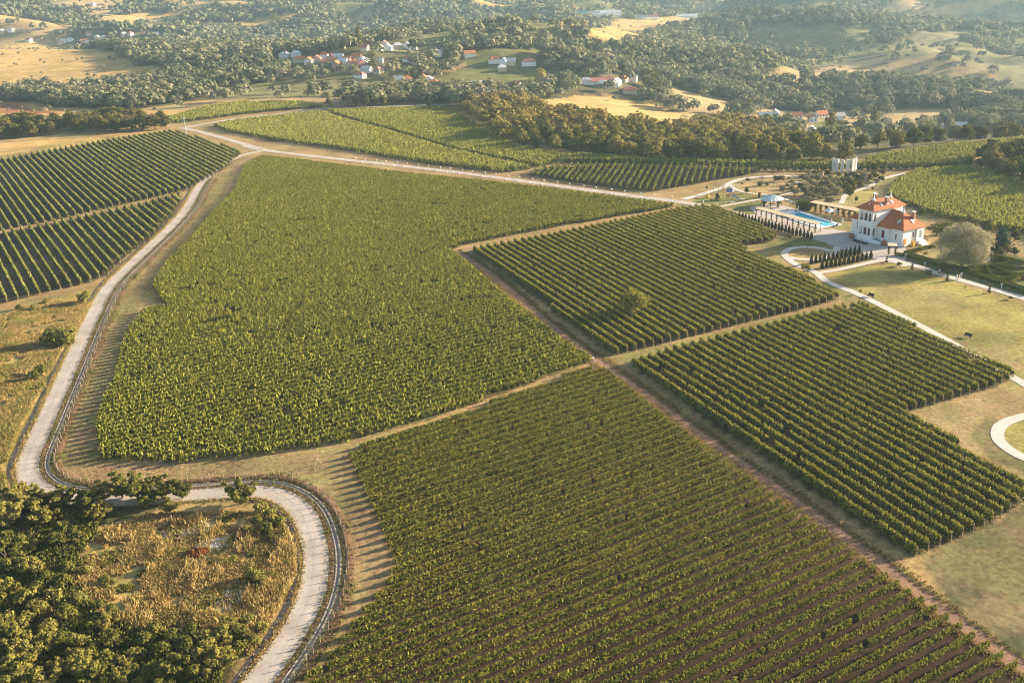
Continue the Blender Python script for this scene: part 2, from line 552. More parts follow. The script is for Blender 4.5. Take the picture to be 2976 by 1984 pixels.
FI = poly('s', [(1210, 402), (1265, 384), (1400, 380), (1700, 386), (1748, 392), (1725, 402), (1660, 411), (1500, 441), (1440, 436), (1330, 421)])
FG3 = poly('s', [(1290, 362), (1330, 358), (1500, 371), (1800, 379), (1985, 379), (1985, 386), (1800, 386), (1500, 378), (1290, 374)])
FJ = poly('s', [(1990, 368), (2100, 347), (2352, 322), (2440, 318), (2440, 345), (2240, 358), (2232, 378), (2190, 384), (1990, 384)])
FK = poly('s', [(2050, 425), (2100, 398), (2200, 390), (2290, 398), (2352, 428), (2440, 465), (2440, 580), (2352, 537), (2260, 522), (2150, 497), (2075, 470), (2040, 455)])
FL = poly('s', [(385, 274), (480, 247), (560, 238), (690, 238), (745, 247), (560, 263), (460, 277), (400, 284)])

C_DRY, C_OLIVE, C_GOLD, C_LAWN = (.31, .21, .095), (.20, .165, .06), (.46, .30, .11), (.26, .235, .06)
C_SOIL, C_SOILD, C_FOREST, C_GREEN = (.13, .10, .05), (.085, .062, .04), (.085, .08, .035), (.15, .15, .045)
# village houses: place in the photograph, roof kind, length
HOUSES = {
    'b': ('middle village', 1.0, [(400, 525, 'w'), (505, 515, 'w'), (540, 565, 'o', 13), (640, 572, 'o', 15), (760, 525, 'o'), (830, 548, 'r'), (890, 545, 'w'), (970, 565, 'o'), (1060, 538, 'o'), (1040, 595, 'o'), (1115, 575, 'w', 12), (1110, 608, 'r'), (1110, 645, 'r'), (1260, 580, 'w'), (1255, 668, 'r'), (1085, 712, 'r'), (905, 650, 'r'), (770, 595, 'r'), (880, 608, 'o'),
        (1130, 460, 'r'), (1270, 455, 'w'), (1345, 458, 'w', 12), (1310, 420, 'r'), (1430, 440, 'w'), (1515, 435, 'w'), (1565, 450, 'r'), (1540, 562, 'r', 13), (1600, 585, 'w'), (1680, 565, 'r', 12), (1785, 512, 'w'), (2085, 515, 'o', 11), (2310, 568, 'o'), (1430, 752, 'w'), (1515, 752, 'o'), (1660, 735, 'o'), (1715, 752, 'w'), (1615, 788, 'w', 15), (1735, 785, 'o', 14), (1835, 805, 'o'), (1925, 808, 'o', 14), (2140, 800, 'w', 12), (2245, 800, 'r'), (2335, 805, 'w'), (700, 555, 'r'), (860, 575, 'o'), (930, 585, 'w'), (1000, 600, 'r'), (1150, 660, 'w')]),
    'a': ('hamlet behind golden hill', 1.1, [(265, 378, 'o'), (550, 405, 'r'), (580, 388, 'w'), (780, 388, 'r'), (815, 402, 'w'), (885, 352, 'w'), (940, 358, 'w'), (1130, 328, 'w'), (1190, 322, 'r'), (1310, 332, 'r'), (1420, 325, 'w'), (1055, 415, 'w'), (1130, 405, 'w'), (815, 318, 'r'), (1625, 458, 'w', 15), (100, 288, 'w'), (20, 300, 'w'), (850, 52, 'w'), (640, 375, 'w'), (740, 395, 'r'), (980, 420, 'w')]),
    'c': ('valley behind the wood', 1.0, [(110, 570, 'r'), (205, 582, 'w'), (265, 585, 'w'), (430, 592, 'r', 14), (185, 645, 'w'), (45, 800, 'r', 13), (300, 806, 'r'), (1050, 768, 'r', 13), (1100, 790, 'w'), (1165, 760, 'r', 12), (1225, 775, 'w'), (1290, 742, 'o'), (1370, 738, 'w'), (945, 764, 'w'), (1350, 850, 'r', 13), (1190, 795, 'w')]),
    'd': ('right valley', 1.0, [(272, 955, 'w', 11), (350, 935, 'w'), (515, 955, 'o', 11), (720, 942, 'o'), (650, 980, 'o', 7), (860, 958, 'g'), (845, 990, 'w', 7), (1245, 1030, 'w', 15), (1075, 1035, 'w'), (1030, 1055, 'r'), (1390, 1030, 'w'), (1265, 1052, 'r', 12), (920, 1098, 'r', 12), (1040, 1095, 'r', 12), (890, 1072, 'w', 7), (1140, 1060, 'r'), (1820, 1042, 'w', 12), (1730, 1055, 'w', 8), (640, 1080, 'w', 6)]),
}
FARM_AT = [(892, 145), (1030, 140), (1127, 142), (1227, 138), (1450, 170), (1545, 172), (1865, 163)]
LAND = []
def land(c, P, wob=0.0):
    LAND.append((c, P, wob))
VB = poly('s', [(-80, 312), (100, 316), (300, 300), (400, 288), (480, 244), (560, 237), (700, 238), (1050, 236), (1130, 300), (1330, 352), (1500, 368), (1800, 376), (1985, 366), (2100, 344), (2352, 318), (2450, 314), (2450, 1750), (-200, 1750)])
land(C_DRY, VB, 0)
for c, z, L in [
    (C_GOLD, 's', [(-40, 108), (140, 110), (270, 124), (330, 148), (430, 166), (370, 190), (250, 202), (120, 212), (-40, 206)]),
    (C_GOLD, 's', [(-40, 232), (60, 237), (200, 252), (380, 256), (560, 238), (380, 266), (200, 268), (-40, 262)]),
    ((.30, .13, .06), 's', [(-40, 236), (40, 240), (150, 262), (-40, 258)]),
    (C_GOLD, 's', [(-60, 330), (100, 318), (300, 304), (385, 300), (250, 322), (110, 347), (-60, 366)]),
    (C_GOLD, 's', [(1250, 232), (1330, 222), (1420, 225), (1520, 240), (1558, 262), (1552, 286), (1430, 268), (1330, 258)]),
    (C_GOLD, 's', [(1285, 55), (1400, 47), (1480, 42), (1600, 38), (1650, 42), (1590, 55), (1500, 70), (1480, 95), (1440, 108), (1380, 100), (1365, 75)]),
    (C_GOLD, 's', [(530, 52), (600, 42), (700, 35), (765, 40), (650, 54), (600, 66), (500, 64)]),
    (C_GREEN, 's', [(1090, 132), (1240, 112), (1290, 115), (1180, 150), (1300, 168), (1345, 188), (1240, 208), (1130, 202), (990, 197), (1070, 160)]),
    (C_OLIVE, 's', [(1150, 140), (1240, 122), (1300, 128), (1200, 150)]),
    ((.36, .25, .12), 's', [(1740, 187), (1790, 165), (1900, 152), (1980, 158), (2050, 165), (2000, 187), (1900, 192), (1800, 197)]),
    ((.22, .19, .09), 's', [(2040, 112), (2110, 78), (2180, 68), (2265, 72), (2200, 95), (2100, 114)]),
    (C_GOLD, 's', [(2080, 22), (2200, 6), (2352, -8), (2450, 0), (2250, 27), (2120, 34)]),
    ((.30, .22, .1), 's', [(2210, 232), (2300, 207), (2420, 207), (2420, 237), (2280, 234)]),
    ((.13, .11, .06), 's', [(1890, 150), (1960, 125), (2020, 118), (2060, 142), (2000, 158)]),
    (C_GOLD, 's', [(-40, 50), (60, 42), (82, 55), (-40, 64)]), (C_GOLD, 's', [(270, 36), (350, 28), (425, 35), (350, 50), (290, 52)]),
    ((.34, .24, .11), 's', [(430, 16), (560, 5), (740, 0), (560, 22)]), (C_OLIVE, 's', [(-40, 87), (100, 84), (80, 97), (-40, 99)]),
    (C_GOLD, 's', [(1070, 0), (1220, -5), (1205, 20), (1110, 18)]), (C_GREEN, 's', [(1855, 292), (1900, 280), (1945, 285), (1912, 325), (1868, 312)]),
    ((.33, .22, .1), 's', [(1000, 150), (1090, 140), (1100, 152), (1010, 162)]), ((.30, .21, .1), 's', [(420, 60), (500, 52), (520, 60), (430, 70)]),
    ((.32, .22, .10), 's', [(1530, 182), (1600, 172), (1680, 180), (1600, 190)]), ((.3, .22, .1), 's', [(2290, 40), (2370, 30), (2420, 36), (2330, 50)]),
]:
    land(c, poly(z, L), 6.0)
for c, F in ((C_SOIL, FA), (C_SOIL, FB), ((.10, .085, .03), FC), ((.05, .033, .019), FD), ((.10, .075, .035), FE), ((.10, .075, .035), FF), ((.13, .12, .035), FG), ((.14, .13, .035), FG2),
             (C_SOIL, FI), ((.13, .12, .035), FG3), ((.14, .12, .04), FJ), ((.14, .12, .04), FK), ((.13, .12, .04), FL)):
    land(c, F, .6)
for c, z, L in [
    ((.22, .17, .07), 's', [(480, 400), (540, 390), (500, 480), (440, 550), (390, 600), (340, 660), (385, 705), (330, 712), (280, 770), (225, 965), (225, 1055), (420, 1070), (330, 1110), (160, 1105), (130, 1060), (190, 890), (240, 790), (290, 695), (400, 555), (470, 460)]),
    ((.27, .17, .085), 's', [(225, 965), (222, 1060), (430, 1075), (720, 1050), (810, 1055), (880, 1290), (760, 1470), (640, 1580), (600, 1568), (700, 1440), (800, 1300), (790, 1200), (740, 1080), (560, 1085), (330, 1100), (150, 1100), (160, 1000)]),
    ((.36, .27, .085), 's', [(-60, 735), (100, 690), (225, 660), (205, 740), (130, 870), (60, 1010), (20, 1100), (-80, 1130)]),
    ((.38, .26, .095), 's', [(190, 1200), (320, 1180), (480, 1140), (560, 1160), (660, 1180), (680, 1280), (600, 1430), (450, 1560), (200, 1500), (180, 1350)]),
    ((.52, .46, .40), '7', [(1180, 690), (1300, 620), (1420, 560), (1480, 640), (1380, 720), (1260, 790)]), ((.52, .46, .40), '7', [(1370, 1060), (1470, 930), (1590, 910), (1580, 990), (1460, 1100)]),
    ((.48, .40, .3), '7', [(1020, 560), (1230, 530), (1340, 470), (1400, 500), (1250, 580), (1080, 600)]),
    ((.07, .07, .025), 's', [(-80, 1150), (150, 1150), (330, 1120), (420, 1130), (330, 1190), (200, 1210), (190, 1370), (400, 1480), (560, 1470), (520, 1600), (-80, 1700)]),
    ((.15, .16, .04), '1', [(430, 590), (800, 530), (1000, 560), (1230, 590), (1340, 640), (1760, 770), (1850, 800), (1880, 880), (1640, 850), (1300, 650), (1050, 620), (780, 600), (860, 680), (700, 690)]),
    ((.19, .19, .055), '1', [(0, 510), (400, 470), (700, 420), (830, 460), (810, 510), (370, 590), (200, 560)]),
    ((.33, .24, .11), '1', [(510, 350), (620, 290), (850, 250), (1300, 260), (1250, 330), (1120, 430), (830, 455), (600, 400)]),
    ((.20, .17, .07), '1', [(1250, 260), (1700, 200), (2150, 250), (2060, 350), (1880, 430), (1720, 470), (1400, 470), (1120, 440), (1280, 340)]),
    ((.31, .25, .09), '1', [(1880, 430), (2150, 340), (2352, 250), (2420, 270), (2180, 460), (1960, 600), (1780, 580), (1800, 480)]),
    ((.15, .15, .05), '1', [(1000, 930), (1440, 965), (1640, 1040), (1660, 1100), (1370, 1050), (1060, 1090), (620, 1070), (1000, 970)]),
    ((.27, .215, .08), '1', [(620, 1080), (1060, 1090), (1100, 1230), (1280, 1320), (1500, 1440), (1750, 1568), (1590, 1568), (1300, 1450), (940, 1290), (800, 1170)]),
    ((.29, .24, .065), 's', [(1895, 632), (2045, 604), (2352, 700), (2450, 725), (2450, 875), (2352, 838), (2100, 735), (1990, 680)]),
    ((.24, .20, .07), 's', [(1860, 640), (1990, 685), (2352, 850), (2450, 890), (2450, 960), (2330, 900), (2150, 800), (1960, 705), (1905, 668)]),
    ((.30, .21, .095), 's', [(2100, 950), (2340, 890), (2450, 880), (2450, 1180), (2350, 1120), (2222, 1035)]),
    ((.13, .12, .045), 's', [(2210, 1000), (2280, 960), (2320, 1040), (2420, 1080), (2420, 1110), (2300, 1070)]),
    ((.28, .28, .05), 's', [(2310, 985), (2352, 962), (2450, 960), (2450, 1075), (2352, 1035), (2315, 1012)]),
    ((.19, .14, .07), 's', [(2100, 1285), (2260, 1215), (2356, 1160), (2450, 1150), (2450, 1560), (2330, 1500), (2200, 1400)]),
    ((.20, .19, .06), 's', [(1410, 822), (1925, 695), (1970, 702), (1750, 752), (1450, 835)]), ((.27, .20, .09), 's', [(1850, 712), (1925, 693), (1970, 702), (1900, 716)]),
    ((.12, .125, .04), '3', [(620, 690), (1140, 520), (1700, 560), (2332, 720), (2400, 1250), (2332, 1230), (1500, 930), (900, 770)]),
    ((.11, .13, .045), '3', [(500, 720), (900, 790), (1480, 960), (2332, 1240), (2332, 1290), (1400, 1000), (600, 770)]),
    ((.24, .17, .12), '6', [(840, 800), (1000, 760), (1250, 830), (1100, 920), (900, 900)]), ((.24, .17, .12), '6', [(1150, 960), (1500, 920), (1682, 940), (1682, 1000), (1300, 990)]),
    ((.33, .25, .12), '3', [(660, 660), (1060, 560), (1150, 600), (1060, 760), (850, 700)]),
]:
    land(c, poly(z, L), .8)

cols = np.empty((GX.size, 3))
gxf, gyf = GX.ravel(), GY.ravel()
wx, wy = fbm(gxf, gyf, 9.0, 3, 41) - .5, fbm(gxf, gyf, 9.0, 3, 55) - .5
wx2, wy2 = fbm(gxf, gyf, 70.0, 3, 61) - .5, fbm(gxf, gyf, 70.0, 3, 75) - .5
fm = fbm(gxf, gyf, 180.0, 3, 77)[:, None]
cols[:] = np.array(C_FOREST) * (1 - fm) + np.array((.16, .14, .06)) * fm
clr = fbm(gxf, gyf, 150.0, 4, 205) + .25 * (fbm(gxf, gyf, 40.0, 2, 215) - .5)
clm = np.clip((.465 - clr) * 40, 0, 1)[:, None]
fh = fbm(gxf, gyf, 320.0, 2, 231)[:, None]
fcol = np.where(fh > .5, np.array((.36, .255, .12)), np.array((.20, .18, .075)))
cols[:] = cols * (1 - clm) + fcol * clm
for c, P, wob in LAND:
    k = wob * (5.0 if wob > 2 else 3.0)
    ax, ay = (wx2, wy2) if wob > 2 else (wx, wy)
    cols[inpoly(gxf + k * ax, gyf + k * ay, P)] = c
pch = fbm(gxf, gyf, 14.0, 4, 91)[:, None]
cols *= 0.72 + 0.56 * pch
# mown stripes and worn, drier patches of the near meadows
lowr = poly('s', [(2110, 1285), (2260, 1215), (2356, 1160), (2450, 1150), (2450, 1560), (2330, 1500), (2200, 1400)])
lgr = (inpoly(gxf, gyf, lowr) * np.clip((fbm(gxf, gyf, 7.0, 4, 171) - .44) * 7, 0, 1))[:, None]
cols = cols * (1 - lgr) + np.array((.085, .09, .04)) * lgr
grp = (np.clip((fbm(gxf, gyf, 12.0, 4, 151) - .53) * 7, 0, 1) * (inpoly(gxf, gyf, VB) & ~inpoly(gxf, gyf, FD)))[:, None] * .55
cols = cols * (1 - grp) + np.array((.15, .145, .05)) * grp
dryp = np.clip((fbm(gxf, gyf, 26.0, 4, 131) - .52) * 5, 0, 1)[:, None] * (inpoly(gxf, gyf, VB) & ~inpoly(gxf, gyf, lowr) & ~inpoly(gxf, gyf, FD))[:, None] * .35
cols = cols * (1 - dryp) + np.array((.34, .25, .12)) * dryp
gn = len(gx)
ii, jj = np.meshgrid(np.arange(gn - 1), np.arange(len(gy) - 1))
b0 = (jj * gn + ii).ravel()
gF = np.stack([b0, b0 + 1, b0 + gn + 1, b0 + gn], 1)
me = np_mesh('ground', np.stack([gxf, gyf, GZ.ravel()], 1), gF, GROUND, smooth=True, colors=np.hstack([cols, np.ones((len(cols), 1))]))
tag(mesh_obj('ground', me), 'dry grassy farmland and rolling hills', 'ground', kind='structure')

# ------------------------------------------------------------------ roads and paths as sheets laid on the terrain
def resample(P, step=1.2, smooth=2):
    P = np.asarray(P, float)[:, :2]
    for _ in range(smooth):                       # Chaikin
        a, b = P[:-1] * .75 + P[1:] * .25, P[:-1] * .25 + P[1:] * .75
        Q = np.vstack([P[:1], np.stack([a, b], 1).reshape(-1, 2), P[-1:]])
        P = Q
    d = np.r_[0, np.cumsum(np.hypot(*np.diff(P, axis=0).T))]
    n = max(2, int(d[-1] / step))
    t = np.linspace(0, d[-1], n + 1)
    return np.stack([np.interp(t, d, P[:, 0]), np.interp(t, d, P[:, 1])], 1)

def normals(P):
    T = np.gradient(P, axis=0)
    T /= np.maximum(np.hypot(T[:, 0], T[:, 1])[:, None], 1e-9)
    return np.stack([-T[:, 1], T[:, 0]], 1)

def ribbon(name, P, offs, lifts, mat, label=None, cat=None, kind='structure', jitter=0.0, parent=None, ends=None):
    """strip along line P; offs = sideways offsets (left positive), lifts = heights over the terrain"""
    N_ = normals(P)
    V = []
    for o, l in zip(offs, lifts):
        oo = o + (jitter * (fbm(P[:, 0] + 31 * o, P[:, 1], 5.0, 3, 17) - .5) if jitter and o in (offs[0], offs[-1]) else 0)
        Q = P + N_ * (oo[:, None] if isinstance(oo, np.ndarray) else oo)
        V.append(np.column_stack([Q, hgt(Q[:, 0], Q[:, 1]) + l]))
    n, k = len(P), len(offs)
    V = np.stack(V, 1).reshape(-1, 3)
    F = [(i * k + j, (i + 1) * k + j, (i + 1) * k + j + 1, i * k + j + 1) for i in range(n - 1) for j in range(k - 1)]
    o = mesh_obj(name, np_mesh(name, V, np.array(F), mat), parent)
    return tag(o, label, cat, kind=kind) if parent is None else o

def sheet(name, P, lift, mat, label, cat, step=1.5):
    """flat paved area: a filled outline cut on a grid so that it follows the terrain"""
    P = np.asarray(P)
    xs, ys = np.arange(P[:, 0].min() - step, P[:, 0].max() + step, step), np.arange(P[:, 1].min() - step, P[:, 1].max() + step, step)
    import bmesh
    bm = bmesh.new()
    vs = [bm.verts.new((x, y, 0)) for x, y in P]
    bm.faces.new(vs)
    for x in xs:
        bmesh.ops.bisect_plane(bm, geom=bm.verts[:] + bm.edges[:] + bm.faces[:], plane_co=(x, 0, 0), plane_no=(1, 0, 0))
    for y in ys:
        bmesh.ops.bisect_plane(bm, geom=bm.verts[:] + bm.edges[:] + bm.faces[:], plane_co=(0, y, 0), plane_no=(0, 1, 0))
    for v in bm.verts:
        v.co.z = float(hgt(v.co.x, v.co.y)) + lift
    bmesh.ops.recalc_face_normals(bm, faces=bm.faces[:])
    me = bpy.data.meshes.new(name)
    bm.to_mesh(me)
    bm.free()
    me.materials.append(mat)
    if me.polygons and me.polygons[0].normal.z < 0:
        me.flip_normals()
    return tag(mesh_obj(name, me), label, cat, kind='structure')

R1p = pts('s', [(530, 1665), (585, 1575), (660, 1475), (708, 1392), (728, 1310), (722, 1240), (700, 1180), (660, 1145), (610, 1128), (540, 1130), (460, 1136), (380, 1142), (300, 1148), (200, 1150), (110, 1137), (66, 1105), (60, 1066), (85, 1010), (120, 930), (165, 830), (205, 740), (240, 670), (268, 638), (330, 580), (390, 525), (430, 480), (455, 430), (480, 400), (520, 371), (565, 353), (606, 346)])[:, :2]
R2p = pts('s', [(560, 335), (600, 345), (700, 357), (850, 373), (1000, 390), (1150, 409), (1300, 430), (1450, 450), (1550, 462), (1640, 477), (1700, 493), (1760, 513), (1850, 540)])[:, :2]
R1b = pts('s', [(640, 350), (600, 343), (540, 325), (480, 308), (440, 298), (412, 294)])[:, :2]
R3p = pts('s', [(415, 296), (470, 284), (560, 271), (650, 261), (720, 253), (800, 248), (900, 244), (1000, 241), (1045, 241)])[:, :2]
R4p = pts('s', [(425, 294), (390, 300), (300, 309), (200, 316), (100, 321), (-40, 328)])[:, :2]
T1p = pts('s', [(1045, 577), (1075, 592), (1150, 646), (1250, 736), (1350, 812), (1400, 846), (1550, 955), (1700, 1062), (1850, 1165), (2000, 1277), (2100, 1353), (2200, 1430), (2352, 1535), (2480, 1625)])[:, :2]
T2p = pts('s', [(1042, 576), (1100, 567), (1250, 538), (1400, 507), (1560, 474), (1640, 472)])[:, :2]
T3p = pts('s', [(-50, 695), (60, 680), (130, 668), (200, 655), (250, 640)])[:, :2]
T4p = pts('s', [(-50, 540), (60, 520), (200, 497), (330, 466), (430, 442)])[:, :2]
R1, R2 = resample(R1p), resample(R2p)
ribbon('concrete_road', R1, (2.05, 1, 0, -1, -2.05), (.07, .08, .085, .08, .07), ROAD, 'pale concrete road winding past the vineyards', 'road', jitter=.5)
ribbon('lane', R2, (2.1, 0, -2.1), (.075, .09, .075), ROAD, 'pale lane from road fork to villa', 'road', jitter=.3)
ribbon('fork_lane', resample(R1b), (2.0, 0, -2.0), (.05, .06, .05), ROAD, 'pale lane climbing from road fork to ridge', 'road', jitter=.3)
ribbon('ridge_lane', resample(R3p), (2.2, 0, -2.2), (.08, .10, .08), ROAD, 'pale lane along ridge top', 'road', jitter=.4)
ribbon('field_track', resample(R4p), (1.3, 0, -1.3), (.05, .06, .05), DRYTRACK, 'faint dirt track on dry grass', 'track', jitter=.8)
ribbon('dirt_track', resample(T1p), (1.35, .5, -.5, -1.35), (.05, .05, .05, .05), TRACKM, 'brown dirt track between the vineyard blocks', 'track', jitter=1.0)
ribbon('dry_track', resample(T2p), (1.1, 0, -1.1), (.05, .05, .05), DRYTRACK, 'dry grass track along the vineyard edge', 'track', jitter=1.2)
ribbon('verge_track', resample(T3p), (1.2, 0, -1.2), (.05, .05, .05), DRYTRACK, 'dry track below the left vineyard', 'track', jitter=1.0)
ribbon('grass_track', resample(T4p), (.9, 0, -.9), (.05, .05, .05), DRYTRACK, 'track between the two left vineyard blocks', 'track', jitter=.8)
# drain channel of pale concrete and the brown bank beyond it, on the vineyard side of the road
near = R1[: np.argmin(np.hypot(*(R1 - pt('s', 470, 410)[:2]).T))]
ribbon('bank', near, (-2.1, -2.9), (.06, .05), BANKM, 'bare brown verge beside the concrete road', 'verge', jitter=.4)
ribbon('drain_channel', near, (-2.95, -3.05, -3.2, -3.3, -3.5, -3.6, -3.85, -4.0), (.02, .10, .10, .0, -.0, .12, .10, .02), GUTM, 'pale concrete drain channel along the road', 'channel', jitter=.1)
ribbon('dry_bank', near, (-4.2, -4.7, -5.4, -6.0), (.04, .25, .22, .04), BANKM, 'brown dry bank under the roadside fence', 'bank', jitter=.6)
nl = near[np.argmin(np.hypot(*(near - pt('s', 62, 1090)[:2]).T)):]
ribbon('ditch', R1[:int(np.argmin(np.hypot(*(R1 - pt('s', 560, 1130)[:2]).T)))], (2.55, 2.8, 3.05, 3.3, 3.5), (.04, .10, -.02, .10, .04), flat('ditch_stone', (.12, .10, .09), .95, .35, 1.2), 'dark stony ditch on the inner side of hairpin', 'ditch', jitter=.4)
ribbon('ditch', nl, (2.6, 2.9, 3.15, 3.4, 3.6), (.04, .10, -.02, .10, .04), flat('ditch_stone', (.12, .10, .09), .95, .35, 1.2), 'dark stony ditch on the outer road side', 'ditch', jitter=.4)

# ------------------------------------------------------------------ leaves
def leaf_quads(Cn, Nn, w, h, rng, up=None):
    """quads of size w x h at centres Cn, facing Nn; up = preferred direction of the long side"""
    n = len(Cn)
    Nn = Nn / np.maximum(np.linalg.norm(Nn, axis=1)[:, None], 1e-6)
    ref = rng.normal(size=(n, 3)) if up is None else np.asarray(up) + 0.25 * rng.normal(size=(n, 3))
    a = np.cross(ref, Nn)
    a /= np.maximum(np.linalg.norm(a, axis=1)[:, None], 1e-6)
    b = np.cross(Nn, a)
    w, h = np.broadcast_to(w, n)[:, None] * .5, np.broadcast_to(h, n)[:, None] * .5
    V = np.stack([Cn - a * w - b * h, Cn + a * w - b * h, Cn + a * w * .8 + b * h, Cn - a * w * .8 + b * h], 1)
    return V.reshape(-1, 3)

def quadF(nv):
    return np.arange(nv).reshape(-1, 4)

ONES = ['', 'first', 'second', 'third', 'fourth', 'fifth', 'sixth', 'seventh', 'eighth', 'ninth', 'tenth', 'eleventh', 'twelfth', 'thirteenth', 'fourteenth', 'fifteenth', 'sixteenth', 'seventeenth', 'eighteenth', 'nineteenth']
def ordinal(n):
    if n < 20:
        return ONES[n]
    t, u = divmod(n, 10)
    tens = {2: 'twent', 3: 'thirt', 4: 'fort', 5: 'fift', 6: 'sixt', 7: 'sevent', 8: 'eight', 9: 'ninet'}
    if n >= 100:
        return 'hundred and ' + ordinal(n - 100) if n > 100 else 'hundredth'
    y = tens[t] + ('ieth' if u == 0 else 'y')
    return y if u == 0 else y + '-' + ONES[u]

def clip_rows(P, ang, spacing, off=0.0):
    """straight rows across outline P at angle ang; returns [(x0,y0,x1,y1)] ordered by their distance along the normal"""
    d, n = np.array([math.cos(ang), math.sin(ang)]), np.array([-math.sin(ang), math.cos(ang)])
    u, v = P @ d, P @ n
    rows = []
    k = math.floor(v.min() / spacing)
    while k * spacing < v.max():
        vv = k * spacing + off
        xs = []
        for i in range(len(P)):
            v0, v1, u0, u1 = v[i], v[(i + 1) % len(P)], u[i], u[(i + 1) % len(P)]
            if (v0 > vv) != (v1 > vv):
                xs.append(u0 + (u1 - u0) * (vv - v0) / (v1 - v0))
        xs.sort()
        for a, b in zip(xs[::2], xs[1::2]):
            if b - a > 2.0:
                A, B = d * a + n * vv, d * b + n * vv
                rows.append((A[0], A[1], B[0], B[1]))
        k += 1
    return rows

def row_mesh(r, style, rng):
    """leaf quads of one vine row"""
    x0, y0, x1, y1 = r
    L = math.hypot(x1 - x0, y1 - y0)
    d = np.array([(x1 - x0) / L, (y1 - y0) / L])
    nrm = np.array([-d[1], d[0]])
    dens, w, top, half, base = style['dens'], style['w'], style['top'], style['half'], style['base']
    n = max(8, int(L * dens))
    s = rng.random(n) * L
    ph = rng.random() * 1000
    plant = vnoise(s / style['plant'] + ph, np.full(n, ph), 7)
    big = vnoise(s / 9.0 + ph, np.full(n, 3 * ph), 9)
    gap = vnoise(s / 1.6 + ph, np.full(n, 5 * ph), 13)
    keep = gap > style['gap']
    s, plant, big = s[keep], plant[keep], big[keep]
    n = len(s)
    phi = rng.random(n) * math.pi
    rad = 1 - .35 * rng.random(n) ** 2
    hw = half * (.65 + .7 * plant)
    tp = top * (.80 + .34 * plant + .14 * (big - .5))
    c = np.sign(np.cos(phi)) * np.abs(np.cos(phi)) ** .6
    t = c * hw * rad
    z = base + (tp - base) * np.clip(np.sin(phi) ** .75 * rad * (.55 + .45 * rng.random(n) ** .5) + .02, 0, 1)
    wob = .12 * (vnoise(s / 5.0 + ph, np.full(n, 7 * ph), 15) - .5) * 2
    N_ = np.column_stack([nrm[0] * np.cos(phi), nrm[1] * np.cos(phi), np.sin(phi) * .7]) + style['jit'] * rng.normal(size=(n, 3))
    Cx, Cy = x0 + d[0] * s + nrm[0] * (t + wob), y0 + d[1] * s + nrm[1] * (t + wob)
    ww = w * (.6 + .8 * rng.random(n))
    C = np.column_stack([Cx, Cy, hgt(Cx, Cy) + z])
    V = leaf_quads(C, N_, ww, ww * style.get('asp', 1.15), rng, (0, 0, 1) if style.get('asp') else None)
    v = np.clip(rng.random(n) ** 2.0 * .85 + .2 * (plant - .5), 0, 1)
    h = np.clip((rng.random(n) < .045) * .7 * rng.random(n) + (big > .74) * .25 * rng.random(n), 0, 1)
    m = int(L * style['shoots'])
    if m:
        s2 = rng.random(m) * L
        ok = vnoise(s2 / 1.6 + ph, np.full(m, 5 * ph), 13) > style['gap']
        s2 = s2[ok]
        m = len(s2)
        t2 = rng.normal(size=m) * half * .45
        X, Y = x0 + d[0] * s2 + nrm[0] * t2, y0 + d[1] * s2 + nrm[1] * t2
        zz = top * (.95 + .2 * rng.random(m))
        ax = np.column_stack([.38 * rng.normal(size=(m, 2)), np.ones(m)])
        N2 = np.column_stack([rng.normal(size=(m, 2)), .3 * rng.random(m)])
        V2 = leaf_quads(np.column_stack([X, Y, hgt(X, Y) + zz]), N2, style['sw'], style['sh'] * (.6 + .8 * rng.random(m)), rng, ax)
        V, v, h = np.vstack([V, V2]), np.r_[v, .45 + .55 * rng.random(m)], np.r_[h, .25 * (rng.random(m) < .1)]  # young shoots paler than leaves below, also putting sunlit row tops into the colour
    return V, np.repeat(v, 4), np.repeat(h, 4)

def post_mesh(h, r=.05):
    return MB().tube((0, 0, -.2), (0, 0, h), r, r * .9, 6).mesh('post', WOODPOST)
POSTM = post_mesh(1.75, .075)

def st(dens, w, top=1.75, half=.36, base=.45, plant=1.1, gap=.14, jit=.5, shoots=1.2, sw=.12, sh=.55, asp=None):
    s = dict(dens=dens, w=w, top=top, half=half, base=base, plant=plant, gap=gap, jit=jit, shoots=shoots, sw=sw, sh=sh)
    if asp:
        s['asp'] = asp
    return s
D_AE = R(-58.5)
EFANG = R(-67.5)
